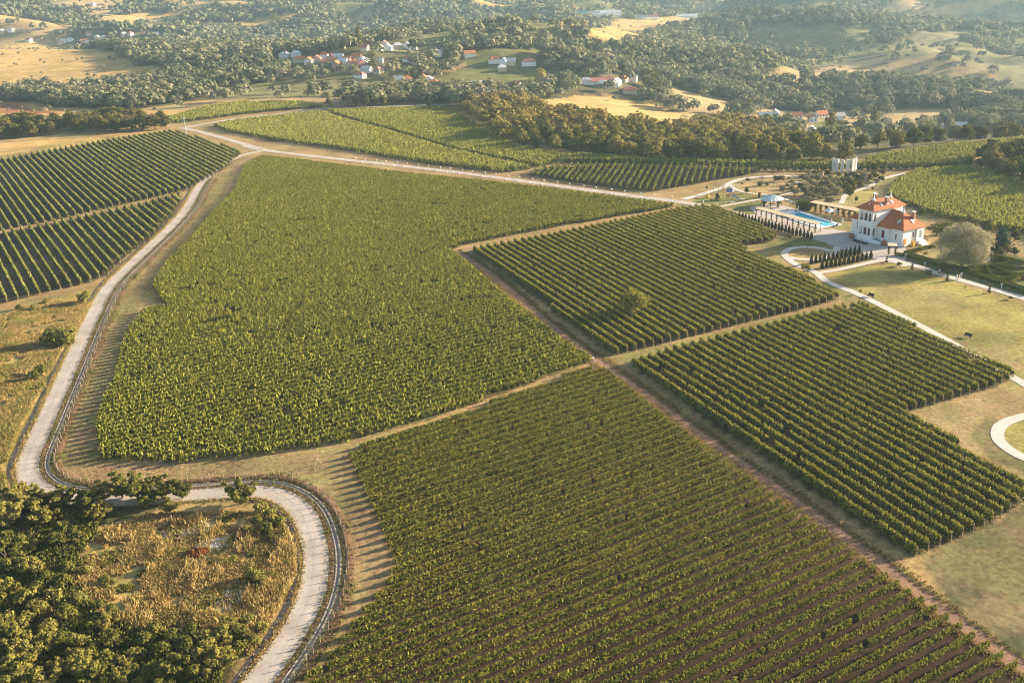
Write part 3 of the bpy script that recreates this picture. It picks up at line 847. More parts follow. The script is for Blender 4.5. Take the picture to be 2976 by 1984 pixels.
# outline, direction, spacing, style, leaf colour, posts, label with the row's number, group
FIELDS = [
    (FD, R(29.8), 2.12, st(90, .18, 1.05, .21, .12, .8, .06, .3, 19.0, .18, .36), 'vine_near', 0, '%s vine row out from the fenced gravel corner, in the nearest dark vineyard block', 'vine rows of the nearest block'),
    (FF, EFANG, 2.45, st(72, .25, 1.65, .31, .2, 1.2, .10, .36, 13.0, .20, .5), 'vine_bush', 2, '%s vine row from the brown dirt track, in the block below the lawn path', 'vine rows of the block below the lawn'),
    (FE, EFANG, 2.45, st(62, .26, 1.65, .31, .2, 1.2, .10, .36, 13.0, .20, .5), 'vine_bush', 2, '%s vine row from the brown dirt track, in the block around the lone walnut tree', 'vine rows of the block around the walnut tree'),
    (FB, D_AE, 2.95, st(60, .28, 2.0, .34, .1, 1.4, .03, .4, 6.0, .25, .4), 'vine_left', 1, '%s vine row from the concrete road, in the lower block left of that road', 'vine rows of the lower left block'),
    (FA, D_AE, 2.95, st(50, .31, 2.0, .34, .1, 1.4, .02, .4, 6.0, .25, .4), 'vine_left', 1, '%s vine row from the road fork, in the upper block left of the road', 'vine rows of the upper left block'),
    (FI, R(-105.5), 2.7, st(30, .36, 2.0, .38, .3, 1.5, .02, .4, .5), 'vine_left', 0, '%s vine row counted away from the playground, in the small striped block above the lane', 'vine rows of the striped block'),
    (FC, R(29.8), 2.1, st(34, .28, 1.25, .46, .15, .8, .15, .8, 17.0, .26, .62, 1.4), 'vine_mid', 0, '%s vine row up from the nearest block, in the large bushy middle vineyard', 'vine rows of the large middle vineyard'),
]
rowspecs = []
for fi, (P, ang, sp, sty, mt, posts, lab, grp) in enumerate(FIELDS):
    rows = clip_rows(P, ang, sp)
    if lab.startswith('%s vine row out') or 'up from' in lab:
        rows = rows if 'up from' in lab else rows[::-1]
    elif fi in (3, 4):
        rows = rows[::-1]
    elif fi == 5:
        rows = rows
    for k, r in enumerate(rows):
        mx_, my_ = (r[0] + r[2]) / 2, (r[1] + r[3]) / 2
        L = math.hypot(r[2] - r[0], r[3] - r[1])
        rowspecs.append([L / (mx_ ** 2 + my_ ** 2), fi, k + 1, r])
print('vine rows', len(rowspecs), [sum(1 for q in rowspecs if q[1] == i) for i in range(len(FIELDS))])
rank = sorted(range(len(rowspecs)), key=lambda i: -rowspecs[i][0] * (0.55 if rowspecs[i][1] == 6 else 1))
asthing = set(rank[:298])
mass = {}
for i, (_, fi, k, r) in enumerate(rowspecs):
    P, ang, sp, sty, mt, posts, lab, grp = FIELDS[fi]
    V, v, h = row_mesh(r, sty, np.random.default_rng(1000 + i))
    if i not in asthing:
        mass.setdefault(fi, []).append((V, v, h))
        continue
    o = mesh_obj('row_of_vines', np_mesh('row_of_vines', V, quadF(len(V)), LM[mt], {'v': v, 'h': h}))
    tag(o, lab % ordinal(k), 'vine row', grp)
    L = math.hypot(r[2] - r[0], r[3] - r[1])
    ends = []
    if posts >= 1:
        ends.append(max([(r[0], r[1]), (r[2], r[3])], key=lambda q: -q[1]))
    for ex, ey in ends:
        po = mesh_obj('end_post', POSTM, o, (ex, ey, float(hgt(ex, ey))))
    if posts == 2:
        for s_ in np.arange(9, L - 4, 14.0):
            if random.random() < .6:
                ex, ey = r[0] + (r[2] - r[0]) * s_ / L, r[1] + (r[3] - r[1]) * s_ / L
                mesh_obj('post', POSTM, o, (ex, ey, float(hgt(ex, ey)) + .22))
for fi, Ls in mass.items():
    V, v, h = (np.concatenate([q[j] for q in Ls]) for j in range(3))
    o = mesh_obj('vineyard', np_mesh('vineyard', V, quadF(len(V)), LM[FIELDS[fi][4]], {'v': v, 'h': h}))
    tag(o, 'remaining bushy vines filling the farther part of large middle vineyard', 'vineyard', kind='stuff')

def vine_mass(P, ang, sp, sty, mt, label):
    Ls = [row_mesh(r, sty, np.random.default_rng(5000 + i)) for i, r in enumerate(clip_rows(P, ang, sp))]
    V, v, h = (np.concatenate([q[j] for q in Ls]) for j in range(3))
    tag(mesh_obj('vineyard', np_mesh('vineyard', V, quadF(len(V)), LM[mt], {'v': v, 'h': h})), label, 'vineyard', kind='stuff')
FARST = st(11, .5, 1.7, .62, .4, .9, .06, .9, 4.0, .42, .95, 1.8)
vine_mass(FG, R(24), 2.3, FARST, 'vine_far', 'bright green vineyard between the lane and the ridge lane')
vine_mass(FG2, R(24), 2.3, FARST, 'vine_far', 'bright green sloping vineyard below the ridge top trees')
vine_mass(FG3, R(12), 2.4, FARST, 'vine_far', 'narrow strip of vines at the foot of wood')
vine_mass(FJ, R(15), 2.4, FARST, 'vine_far', 'bright vineyard behind the white stone column ring')
vine_mass(FK, R(28), 2.3, st(18, .42, 1.7, .62, .4, .9, .06, .9, 7.0, .34, .9, 1.8), 'vine_far', 'green vineyard on the slope behind the white villa')
vine_mass(FL, R(20), 2.4, FARST, 'vine_far', 'vineyard on the ridge beyond the road fork')
# line of trained vines seen end on, beside the striped block
hp = resample(pts('s', [(1740, 391), (1800, 392), (1860, 392), (1925, 391)])[:, :2], 2.9)
hq = resample(pts('s', [(1975, 391), (2040, 390), (2120, 388), (2195, 384)])[:, :2], 2.9)
bushm = []
for q in range(3):
    rg = np.random.default_rng(60 + q)
    V, v, h = row_mesh((-.9, 0, .9, 0), st(90, .4, 2.2, .8, .15, 2.0, 0, .5, 0), rg)
    V[:, 2] -= np.repeat(hgt(V[::4, 0], V[::4, 1]), 4)
    bushm.append(np_mesh('vine_bush', V, quadF(len(V)), LM['vine_left'], {'v': v, 'h': h}))
for n_, (Q, lab) in enumerate(((hp, 'rounded green vine stump in the line left of white stone columns'), (hq, 'rounded green vine stump in the line right of white stone columns'))):
    for i, (x, y) in enumerate(Q):
        o = mesh_obj('vine_bush', bushm[i % 3], None, (x, y, float(hgt(x, y))))
        tag(o, lab, 'vine', 'vine bushes in line ' + ('before the columns' if n_ == 0 else 'past the columns'))

# ------------------------------------------------------------------ trees
def crown_data(blobs, nq, size, rng, up=.35, jit=.45, fill=.25):
    """leaf clumps on and inside a set of ellipsoids (x, y, z, rx, ry, rz)"""
    B = np.array(blobs, float)
    area = (B[:, 3] * B[:, 4] + B[:, 3] * B[:, 5] + B[:, 4] * B[:, 5])
    which = rng.choice(len(B), nq, p=area / area.sum())
    d = rng.normal(size=(nq, 3))
    d /= np.linalg.norm(d, axis=1)[:, None]
    low = d[:, 2] < -.35
    d[low, 2] *= -rng.random(low.sum())
    lump = 1 + .22 * np.sin(d[:, 0] * 5.3 + which * 1.7) * np.sin(d[:, 1] * 4.7 + which) + .12 * np.sin(d[:, 2] * 9 + d[:, 0] * 7)
    r = np.where(rng.random(nq) < fill, .55 + .4 * rng.random(nq), .92 + .16 * rng.random(nq)) * lump
    C = B[which, :3] + d * B[which, 3:6] * r[:, None]
    N_ = d / B[which, 3:6]
    N_ /= np.linalg.norm(N_, axis=1)[:, None]
    N_ = N_ + jit * rng.normal(size=(nq, 3)) + np.array([0, 0, up * .5])
    w = size * (.6 + .8 * rng.random(nq))
    zr = (C[:, 2] - C[:, 2].min()) / max(1e-6, np.ptp(C[:, 2]))
    bl = hash2(which, which * 3 + 1, 5)
    v = np.clip(.5 * rng.random(nq) + .30 * bl + .2 * rng.random(nq) ** 2, 0, 1)
    h = np.clip((rng.random(nq) < .06) * .6 * rng.random(nq), 0, 1)
    return C, N_, w, v, h

def leaf_mesh(name, C, N_, w, v, h, mat, asp=1.0, up=None, rng=None):
    V = leaf_quads(C, N_, w, w * asp, rng or RNG, up)
    return np_mesh(name, V, quadF(len(V)), mat, {'v': np.repeat(v, 4), 'h': np.repeat(h, 4)})

def round_blobs(H, W, rng, n=7, base=.28):
    """uneven crown of overlapping lobes for a tree of height H and crown width W"""
    out = [(0, 0, H * .62, W * .33, W * .33, H * .28)]
    for k in range(n):
        a = 2 * math.pi * k / n + rng.random() * .8
        rr = W * (.20 + .12 * rng.random())
        z = H * (base + .14 + (.62 - base) * rng.random())
        s = W * (.17 + .11 * rng.random())
        out.append((rr * math.cos(a), rr * math.sin(a), z, s, s, s * (.8 + .3 * rng.random())))
    out.append((W * .08 * rng.normal(), W * .08 * rng.normal(), H * .86, W * .2, W * .2, H * .13))
    return out

def ragged(rng):
    """feathery, broken crown: many small sprays along rising limbs"""
    out = []
    for k in range(9):
        a, el = k * 2.4 + rng.random(), .25 + .55 * rng.random()
        ln = 2.0 + 1.6 * rng.random()
        for t in (.45, .75, 1.0):
            r = ln * t
            s = .62 - .22 * t + .18 * rng.random()
            out.append((r * math.cos(a) * math.cos(el) + .25 * rng.normal(), r * math.sin(a) * math.cos(el) + .25 * rng.normal(), 1.1 + r * math.sin(el) * 1.35 + .9 * t * rng.random(), s * 1.25, s * 1.25, s * .6))
    for k in range(4):
        out.append((.5 * rng.normal(), .5 * rng.normal(), 3.2 + .75 * k, .75 - .1 * k, .75 - .1 * k, .55))
    return out

def trunk_mesh(H, r, rng, mat=None, limbs=4, top=.62):
    b = MB()
    p0, p1, p2 = (0, 0, -.3), (.04 * H * rng.normal() * .5, .03 * H * rng.normal() * .5, H * top * .5), (.05 * H * rng.normal() * .5, .05 * H * rng.normal() * .5, H * top)
    b.tube(p0, p1, r, r * .75, 7)
    b.tube(p1, p2, r * .75, r * .35, 7)
    for k in range(limbs):
        a = 2 * math.pi * k / limbs + rng.random()
        q = (p1[0] + H * .2 * math.cos(a), p1[1] + H * .2 * math.sin(a), H * (.5 + .2 * rng.random()))
        b.tube((p1[0], p1[1], p1[2] * (.85 + .3 * rng.random())), q, r * .45, r * .15, 5)
    return b.mesh('trunk', mat or BARK)

def make_kind(H, W, nq, size, mat, nvar, seed, limbs=4, trunk=.035, blobn=7, base=.28, asp=1.0, upd=None, bark=None, shape=None, jit=.45):
    out = []
    for k in range(nvar):
        rg = np.random.default_rng(seed + k)
        bl = shape(rg) if shape else round_blobs(H, W, rg, blobn, base)
        C, N_, w, v, h = crown_data(bl, nq, size, rg, jit=jit)
        out.append((leaf_mesh('crown', C, N_, w, v, h, LM[mat], asp, upd, rg), trunk_mesh(H, H * trunk, rg, bark, limbs)))
    return out

KIND = {
    'wood': make_kind(9, 8.8, 1100, .62, 'wood', 6, 100, blobn=10, base=.0, jit=.5),
    'tree': make_kind(9, 8, 1100, .60, 'tree', 6, 200, blobn=9, base=.08, jit=.5),
    'fore': make_kind(6, 5.6, 3400, .26, 'acacia', 6, 300, base=.1, asp=1.7, jit=.65, shape=ragged),
    'shrub': make_kind(2.2, 3.0, 700, .24, 'acacia', 5, 400, limbs=3, blobn=6, base=.05),
    'bush': make_kind(1.6, 2.0, 420, .2, 'tree', 4, 500, limbs=3, blobn=5, base=.05),
    'olive': make_kind(3.0, 3.0, 700, .24, 'olive', 5, 600, blobn=6, base=.2),
    'young': make_kind(3.2, 1.9, 420, .24, 'tree', 4, 700, blobn=4, base=.35, trunk=.02),
    'gold': make_kind(2.6, 1.8, 420, .2, 'yellow', 3, 800, blobn=4, base=.3, trunk=.02),
}
def tree(kind, loc, H, label, group=None, cat='tree', name='tree', wid=1.0, var=None):
    ms = KIND[kind]
    cm, tm = ms[random.randrange(len(ms)) if var is None else var]
    base = {'wood': 9, 'tree': 9, 'fore': 6, 'shrub': 2.2, 'bush': 1.6, 'olive': 3.0, 'young': 3.2, 'gold': 2.6}[kind]
    e = empty(name, (loc[0], loc[1], loc[2] - .05), random.random() * 6.28)
    k = H / base
    e.scale = (k * wid, k * wid * random.uniform(.9, 1.1), k)
    mesh_obj('crown', cm, e)
    mesh_obj('trunk', tm, e)
    return tag(e, label, cat, group)

def scatter(P, dist, rng, tries=6000, inset=None):
    """random points in outline P at least dist apart"""
    lo, hi = P.min(0), P.max(0)
    C = lo + (hi - lo) * rng.random((tries, 2))
    C = C[inpoly(C[:, 0], C[:, 1], P)]
    keep, cells = [], {}
    for x, y in C:
        i, j = int(x // dist), int(y // dist)
        if all((x - a) ** 2 + (y - b) ** 2 > dist * dist for u in (-1, 0, 1) for w in (-1, 0, 1) for a, b in cells.get((i + u, j + w), ())):
            cells.setdefault((i, j), []).append((x, y))
            keep.append((x, y))
    return keep

rg = np.random.default_rng(5)
# wood beyond the far vineyard
W1 = poly('s', [(1060, 262), (1120, 240), (1200, 238), (1240, 262), (1330, 284), (1420, 296), (1540, 314), (1610, 296), (1680, 290), (1760, 300), (1830, 345), (1960, 375), (1840, 376), (1500, 369), (1330, 353), (1185, 334), (1120, 304)])
pw = sorted(scatter(W1, 6.6, rg), key=lambda q: q[1])
print('wood', len(pw))
for i, (x, y) in enumerate(pw[:130]):
    front = i < 45
    tree('wood', (x, y, float(hgt(x, y))), random.uniform(6.5, 10.5), 'olive and rust leaved tree in the front edge of wood behind the far vineyard' if front else 'green bushy tree deep in the wood behind the far vineyard',
         'front trees of the wood' if front else 'trees of the wood')
wood_rest = pw[130:]
# band of dark trees at the left beyond the upper left vineyard
W2 = poly('s', [(-50, 322), (60, 317), (150, 306), (260, 305), (385, 300), (388, 291), (330, 283), (250, 282), (120, 290), (-50, 296)])
for x, y in scatter(W2, 4.6, rg)[:80]:
    tree('tree', (x, y, float(hgt(x, y))), random.uniform(7.5, 11), 'dark green tree in the dense band left of the concrete utility pole', 'trees of the dark band beyond the left vineyard')
# wood at the right edge and along the ridge behind it
W3 = poly('s', [(2240, 392), (2300, 408), (2420, 450), (2420, 372), (2330, 362), (2262, 368)])
for x, y in scatter(W3, 6.0, rg)[:24]:
    tree('tree', (x, y, float(hgt(x, y))), random.uniform(7, 10), 'dark tree of the thicket at right edge, between the two far right vineyards', 'trees of the right edge thicket')
W4 = poly('s', [(1930, 362), (2000, 352), (2100, 337), (2250, 322), (2400, 312), (2400, 300), (2250, 308), (2100, 320), (2000, 335), (1930, 346)])
for x, y in scatter(W4, 5.6, rg)[:46]:
    tree('tree', (x, y, float(hgt(x, y))), random.uniform(6, 9.5), 'tree in the long line behind the vineyard beyond the white stone columns', 'trees of the far line')
# trees on the ridge lane
for x, y, H, lab in [(815, 995, 8.0, 'dark round tree with bare trunk on the ridge lane, left of the twin bushes'), (1062, 985, 8.5, 'left half of the twin dark bushy trees on the ridge lane'),
                     (1150, 985, 8.0, 'right half of the twin dark bushy trees on the ridge lane'), (1300, 978, 7.0, 'dark upright tree on the ridge lane, right of the twin bushes'),
                     (1415, 955, 4.0, 'small bush on the ridge beyond the dark upright tree'), (1715, 985, 5.0, 'low wide bush on the ridge near the road end')]:
    tree('tree', pt('b', x, y), H, lab, 'ridge lane trees', wid=.75)
# lone walnut tree among the vines
p = pt('i', 1577, 1258)
e = empty('walnut_tree', p)
rgw = np.random.default_rng(77)
C, N_, w, v, h = crown_data(round_blobs(8.4, 7.4, rgw, 12, .22), 3200, .32, rgw)
mesh_obj('crown', leaf_mesh('crown', C, N_, w, v, h, LM['walnut'], 1.0, None, rgw), e)
mesh_obj('trunk', trunk_mesh(8.4, .24, rgw, BARKPALE, 6), e)
tag(e, 'lone walnut tree with pale trunk standing among the vine rows', 'tree')
# foreground thicket inside the hairpin
FT = [(900, 345, 5.2), (800, 330, 4.6), (1080, 335, 4.4), (1190, 330, 3.6), (980, 380, 3.2), (1110, 425, 2.8), (1575, 365, 4.6), (650, 360, 3.6), (560, 400, 3.6), (700, 430, 2.6), (620, 480, 3.0),
      (430, 390, 4.2), (300, 380, 3.6), (150, 420, 5.0), (40, 380, 3.4), (220, 330, 2.8), (410, 640, 4.4), (520, 620, 2.4), (280, 500, 4.0), (60, 520, 4.6), (70, 800, 5.6), (230, 830, 3.6), (180, 700, 3.6),
      (90, 1060, 5.0), (30, 1010, 3.6), (60, 1300, 4.2), (200, 1400, 4.0), (320, 1330, 3.4), (700, 1180, 2.6), (760, 1300, 2.6), (1330, 1470, 4.2), (1430, 1450, 3.6), (1210, 1500, 4.0), (1100, 1560, 3.6), (560, 1480, 3.2), (620, 1560, 4.0), (400, 1500, 3.0), (100, 1540, 4.4), (280, 1600, 4.0), (820, 1450, 2.2), (780, 1580, 3.2)]
FTL = ['feathery green acacia standing at the roadside bend, first of the thicket', 'yellow green leafy tree in the dark thicket inside the road bend']
for i, (x, y, H) in enumerate(FT):
    lab = {0: 'tallest feathery acacia beside the bend of concrete road', 6: 'single green acacia leaning over the road at the hairpin', 16: 'bright leafy young tree at the edge of the golden clearing'}.get(i, 'yellow green leafy tree in the thicket inside the road bend')
    tree('fore', pt('7', x, y), H * 1.12, lab, 'thicket trees inside the road bend', wid=1.05)
SH = [(1700, 420, 2.0), (1760, 470, 2.2), (1820, 520, 2.0), (1680, 500, 1.8), (1740, 560, 1.9), (1850, 580, 1.6), (1630, 560, 1.5), (1790, 610, 1.5), (1660, 870, 2.2), (1710, 900, 1.3), (1500, 1180, 2.0), (1580, 1230, 2.0), (1620, 1150, 1.6), (1450, 1260, 2.4), (1350, 1280, 2.2), (1250, 1230, 2.0), (1130, 1260, 2.0), (1000, 1210, 1.8), (1220, 1320, 2.3),
      (950, 1290, 2.0), (1060, 1360, 2.4), (900, 1380, 2.0), (300, 870, 2.0), (420, 900, 2.2), (520, 1010, 2.0), (360, 1020, 2.4), (260, 1080, 2.2), (450, 1120, 2.4), (600, 1200, 2.2), (520, 1310, 2.4), (330, 1210, 2.4), (160, 1180, 2.4), (680, 880, 1.4), (740, 1100, 1.8),
      (1650, 1280, 1.6), (1710, 1190, 1.5), (1560, 1330, 1.8), (1490, 1390, 2.0), (630, 1060, 1.8), (440, 800, 1.6), (560, 820, 1.4), (1010, 1500, 2.2), (920, 1560, 1.8), (480, 1400, 2.0), (700, 1420, 2.2), (170, 1290, 2.2), (30, 1180, 2.6), (1290, 1390, 1.8), (880, 1480, 1.6), (1140, 1420, 2.0), (330, 980, 1.6), (250, 940, 2.0), (610, 1350, 1.8), (410, 1270, 2.0)]
for i, (x, y, H) in enumerate(SH):
    tree('shrub', pt('7', x, y), H, 'low leafy shrub growing in and round the golden clearing inside hairpin', 'shrubs inside the hairpin', 'shrub', 'shrub', 1.0)
p = pt('7', 1280, 700)
C, N_, w, v, h = crown_data([(0, 0, .5, 1.5, 1.1, .55), (.9, .3, .4, .9, .8, .5), (-1, -.2, .4, .8, .8, .45)], 900, .22, rgw)
tag(mesh_obj('rust_shrub', leaf_mesh('rust_shrub', C, N_, w, v, h, LM['rust'], 1.0, None, rgw), None, p), 'low rust brown bush in the golden clearing', 'shrub')
# shrubs on the rough strip left of the road
for i, (x, y, H, lab) in enumerate([(1290, 330, 3.4, 'round green bush beside the road under the left vineyard'), (900, 940, 4.6, 'tall feathery shrub clump on the golden strip left of road'), (780, 960, 4.0, 'dark side of the tall feathery shrub clump'), (1000, 960, 3.6, 'yellow green end of the tall feathery shrub clump'), (1080, 830, 2.6, 'small shrub at the ditch beside the feathery clump'),
                                    (300, 420, 1.8, 'low bush in the shaded grass under the left vineyard'), (520, 420, 1.6, 'low bush in shaded grass nearer the road'), (700, 330, 1.4, 'tiny bush below the row ends'), (620, 1400, 2.2, 'low shrub by the ditch further down the strip'), (520, 1480, 2.4, 'bushy shrub at the lower ditch')]):
    tree('shrub', pt('j', x, y), H, lab, None, 'shrub', 'shrub', 1.0)

# ------------------------------------------------------------------ hill forest
def forest(name, X, Y, H, nq, size, rng, label, mat='forest', group=None):
    n = len(X)
    Z = hgt(X, Y)
    d = rng.normal(size=(n, nq, 3))
    d /= np.linalg.norm(d, axis=2)[..., None]
    d[..., 2] = np.where(d[..., 2] < -.2, -d[..., 2] * .8, d[..., 2])
    rx = (H * (.40 + .18 * rng.random(n)))[:, None, None]
    lump = 1 + .25 * np.sin(d[..., 0] * 4 + np.arange(n)[:, None]) * np.sin(d[..., 1] * 5 + 2 * np.arange(n)[:, None])
    rz = (H * .5)[:, None, None]
    S = np.concatenate([np.broadcast_to(rx, (n, 1, 1)), np.broadcast_to(rx, (n, 1, 1)), np.broadcast_to(rz, (n, 1, 1))], 2)
    C = np.stack([X, Y, Z + H * .5], 1)[:, None, :] + d * S * (lump * (.86 + .2 * rng.random((n, nq))))[..., None]
    N_ = d / S
    N_ /= np.linalg.norm(N_, axis=2)[..., None]
    N_ = N_ + .38 * rng.normal(size=(n, nq, 3)) + np.array([0, 0, .12])
    tr = fbm(X, Y, 120.0, 3, 301)
    tv = .55 * rng.random(n) + .45 * np.clip((tr - .3) * 2.5, 0, 1)
    v = np.clip(.75 * tv[:, None] + .32 * rng.random((n, nq)), 0, 1)
    hue = np.where(rng.random(n) < .13, rng.random(n), .25 * rng.random(n) + .5 * np.clip(fbm(X, Y, 200.0, 3, 340) - .5, 0, 1))
    h = np.broadcast_to(hue[:, None], (n, nq))
    w = np.broadcast_to(np.broadcast_to(size * H / 8, n)[:, None], (n, nq)) * (.7 + .6 * rng.random((n, nq)))
    V = leaf_quads(C.reshape(-1, 3), N_.reshape(-1, 3), w.ravel(), w.ravel(), rng)
    o = mesh_obj(name, np_mesh(name, V, quadF(len(V)), LM[mat], {'v': np.repeat(v.ravel(), 4), 'h': np.repeat(h.ravel(), 4)}))
    return tag(o, label, 'forest', group, 'stuff')

HILLB = [(-300, 262), (0, 262), (200, 264), (380, 262), (560, 237), (690, 237), (750, 244), (850, 246), (960, 240), (1045, 238), (1060, 262), (1120, 242), (1200, 240), (1250, 232), (1330, 222), (1560, 262), (1600, 268), (1680, 275), (1760, 300), (1830, 340), (1930, 346), (2000, 334), (2100, 318), (2250, 306), (2400, 298), (2700, 285)]
HB = poly('s', HILLB)
o_ = np.argsort(HB[:, 0] / HB[:, 1])
HBa = np.arctan2(HB[o_, 0], HB[o_, 1])
HBr = np.hypot(HB[o_, 0], HB[o_, 1])
HPTS = np.vstack([pts(z, [q[:2] for q in L_[2]]) for z, L_ in HOUSES.items()] + [pts('c', FARM_AT)])
HD0 = sum(len(HOUSES[q][2]) for q in 'bac')
HD1 = len(HPTS) - len(FARM_AT)
OPEN = [P for c, P, w_ in LAND if w_ > 2]
rgf = np.random.default_rng(90)
def house_clear(X, Y):
    """village gardens: few and low trees round each house and on the open slope before it"""
    d = np.ones(len(X))
    for hi, (hx, hy, hz_) in enumerate(HPTS):
        far_ = -120 if HD0 <= hi < HD1 else -48
        r = math.hypot(hx, hy)
        ux, uy = hx / r, hy / r
        a, b_ = (X - hx) * ux + (Y - hy) * uy, -(X - hx) * uy + (Y - hy) * ux
        d = np.where((np.abs(b_) < 11) & (a > far_) & (a < 10), np.where(a > far_ * .5 + 13, 0.0, .15), d)
    return d
def hill_candidates(y0, y1, sp):
    ny, nx = int((y1 - y0) / sp), int(1.34 * y1 / sp)
    I, J = np.meshgrid(np.arange(nx), np.arange(ny))
    X = -.68 * y1 + (I + .9 * rgf.random(I.shape)) * sp
    Y = y0 + (J + .9 * rgf.random(I.shape)) * sp
    X, Y = X.ravel(), Y.ravel()
    ok = np.abs(X) < .64 * Y + 30
    ok &= np.hypot(X, Y) > np.interp(np.arctan2(X, Y), HBa, HBr)
    X, Y = X[ok], Y[ok]
    k = 30.0
    op = np.zeros(len(X), bool)
    ax, ay = fbm(X, Y, 70.0, 3, 61) - .5, fbm(X, Y, 70.0, 3, 75) - .5
    for P in OPEN:
        op |= inpoly(X + k * ax, Y + k * ay, P)
    cl = fbm(X, Y, 150.0, 4, 205) + .25 * (fbm(X, Y, 40.0, 2, 215) - .5)
    dens = np.where(cl < .445, .07, np.where(cl < .48, .5, .97))
    dens = np.where(np.hypot(X, Y) < 650, .97, dens)
    dens = np.where(op, .035, dens)
    hd = house_clear(X, Y)
    dens = dens * hd
    keep = rgf.random(len(X)) < dens
    return X[keep], Y[keep], op[keep]
for y0, y1, sp, nq, size, lab in [(480, 900, 6.4, 110, 1.25, 'woodland on the slopes just behind the vineyards'), (900, 1500, 6.8, 46, 1.9, 'wooded hills around the village houses'),
                                  (1500, 2300, 7.6, 20, 3.0, 'hazy wooded hills in the distance'), (2300, 3900, 10.5, 12, 4.2, 'farthest hazy forest along the horizon')]:
    X, Y, op = hill_candidates(y0, y1, sp)
    H = np.where(op, 2.2 + 2 * rgf.random(len(X)), 6 + 6.5 * rgf.random(len(X)) ** 1.5) * (1.15 if y0 >= 2300 else 1)
    print(lab, len(X))
    forest('forest', X, Y, H, nq, size, rgf, lab)
if wood_rest:
    X, Y = np.array(wood_rest).T
    forest('forest', X, Y, 6.5 + 4 * rgf.random(len(X)), 160, 1.05, rgf, 'back part of the wood behind the far vineyard', 'wood')

# ------------------------------------------------------------------ rough grass
def grass(name, P, n, hgt_, wid, rng, label, mat='dry', green=.25, noise=12.0, thr=.0, lean=.35, holes=()):
    lo, hi = P.min(0), P.max(0)
    C = lo + (hi - lo) * rng.random((n * 3, 2))
    C = C[inpoly(C[:, 0], C[:, 1], P)][:n]
    for q in holes:
        C = C[~inpoly(C[:, 0], C[:, 1], q) | (rng.random(len(C)) < .22)]
    f = fbm(C[:, 0], C[:, 1], noise, 4, 401)
    C, f = C[f > thr], f[f > thr]
    m = len(C)
    hh = hgt_ * (.5 + .9 * rng.random(m)) * (.6 + .8 * f)
    ax = np.column_stack([lean * rng.normal(size=(m, 2)), np.ones(m)])
    N_ = np.column_stack([rng.normal(size=(m, 2)), .35 * rng.random(m)])
    V = leaf_quads(np.column_stack([C, hgt(C[:, 0], C[:, 1]) + hh * .42]), N_, wid * (.6 + .8 * rng.random(m)), hh, rng, ax)
    gr = np.clip((f - (1 - green) + .25) * 3, 0, 1)
    o = mesh_obj(name, np_mesh(name, V, quadF(len(V)), LM[mat], {'v': np.repeat(rng.random(m), 4), 'h': np.repeat(gr, 4)}))
    return tag(o, label, 'grass', kind='stuff')
BARE = (poly('7', [(1180, 690), (1300, 620), (1480, 570), (1560, 640), (1400, 730), (1260, 790)]), poly('7', [(1370, 1060), (1470, 930), (1590, 910), (1580, 990), (1460, 1100)]), poly('7', [(1000, 560), (1230, 520), (1400, 440), (1440, 500), (1250, 590), (1060, 610)]))
CLEAR = poly('7', [(480, 760), (640, 560), (1000, 430), (1320, 430), (1560, 420), (1830, 480), (1930, 620), (1935, 830), (1790, 1090), (1620, 1360), (1500, 1250), (1200, 1230), (850, 1180), (620, 1080), (470, 900)])
grass('grass', CLEAR, 70000, .5, .11, rgf, 'golden dry grass filling the clearing inside hairpin', green=.2, noise=2.6, thr=.40, holes=BARE)
grass('grass', CLEAR, 26000, 1.0, .10, rgf, 'tall pale dry stalks standing in the clearing', green=.1, noise=3.2, thr=.60, lean=.25, holes=BARE)
grass('grass', CLEAR, 60000, .45, .16, rgf, 'green weed patches scattered through the golden clearing', mat='acacia', green=.1, noise=4.1, thr=.56, lean=.7, holes=BARE)
grass('grass', poly('7', [(-150, 400), (350, 380), (700, 400), (620, 560), (480, 760), (620, 1080), (850, 1180), (1500, 1250), (1450, 1532), (1400, 1640), (-150, 1640)]), 40000, .8, .24, rgf, 'dark green undergrowth beneath the thicket trees', mat='acacia', green=.1, noise=9.0)
STRIP = poly('j', [(-120, 560), (800, 260), (1380, 330), (1150, 740), (900, 1130), (700, 1560), (440, 1990), (230, 2400), (90, 2800), (110, 3300), (-400, 3500), (-500, 2100)])
grass('grass', STRIP, 110000, .5, .12, rgf, 'golden rough grass on the strip left of the road', green=.22, noise=4.0, thr=.38)
grass('grass', STRIP, 85000, .5, .17, rgf, 'green weed patches on the golden strip left of the road', mat='acacia', green=.1, noise=6.3, thr=.555, lean=.6)
grass('grass', poly('s', [(240, 680), (330, 600), (400, 520), (470, 420), (480, 405), (545, 392), (500, 480), (440, 550), (385, 605), (345, 655), (290, 770), (222, 970), (225, 1060), (420, 1068), (640, 1050), (560, 1085), (330, 1105), (160, 1100), (135, 1060), (190, 890)]), 30000, .16, .14, rgf, 'short tufted grass on the verge between fence and middle vineyard', mat='verge', green=.2, noise=8.0, thr=.38)

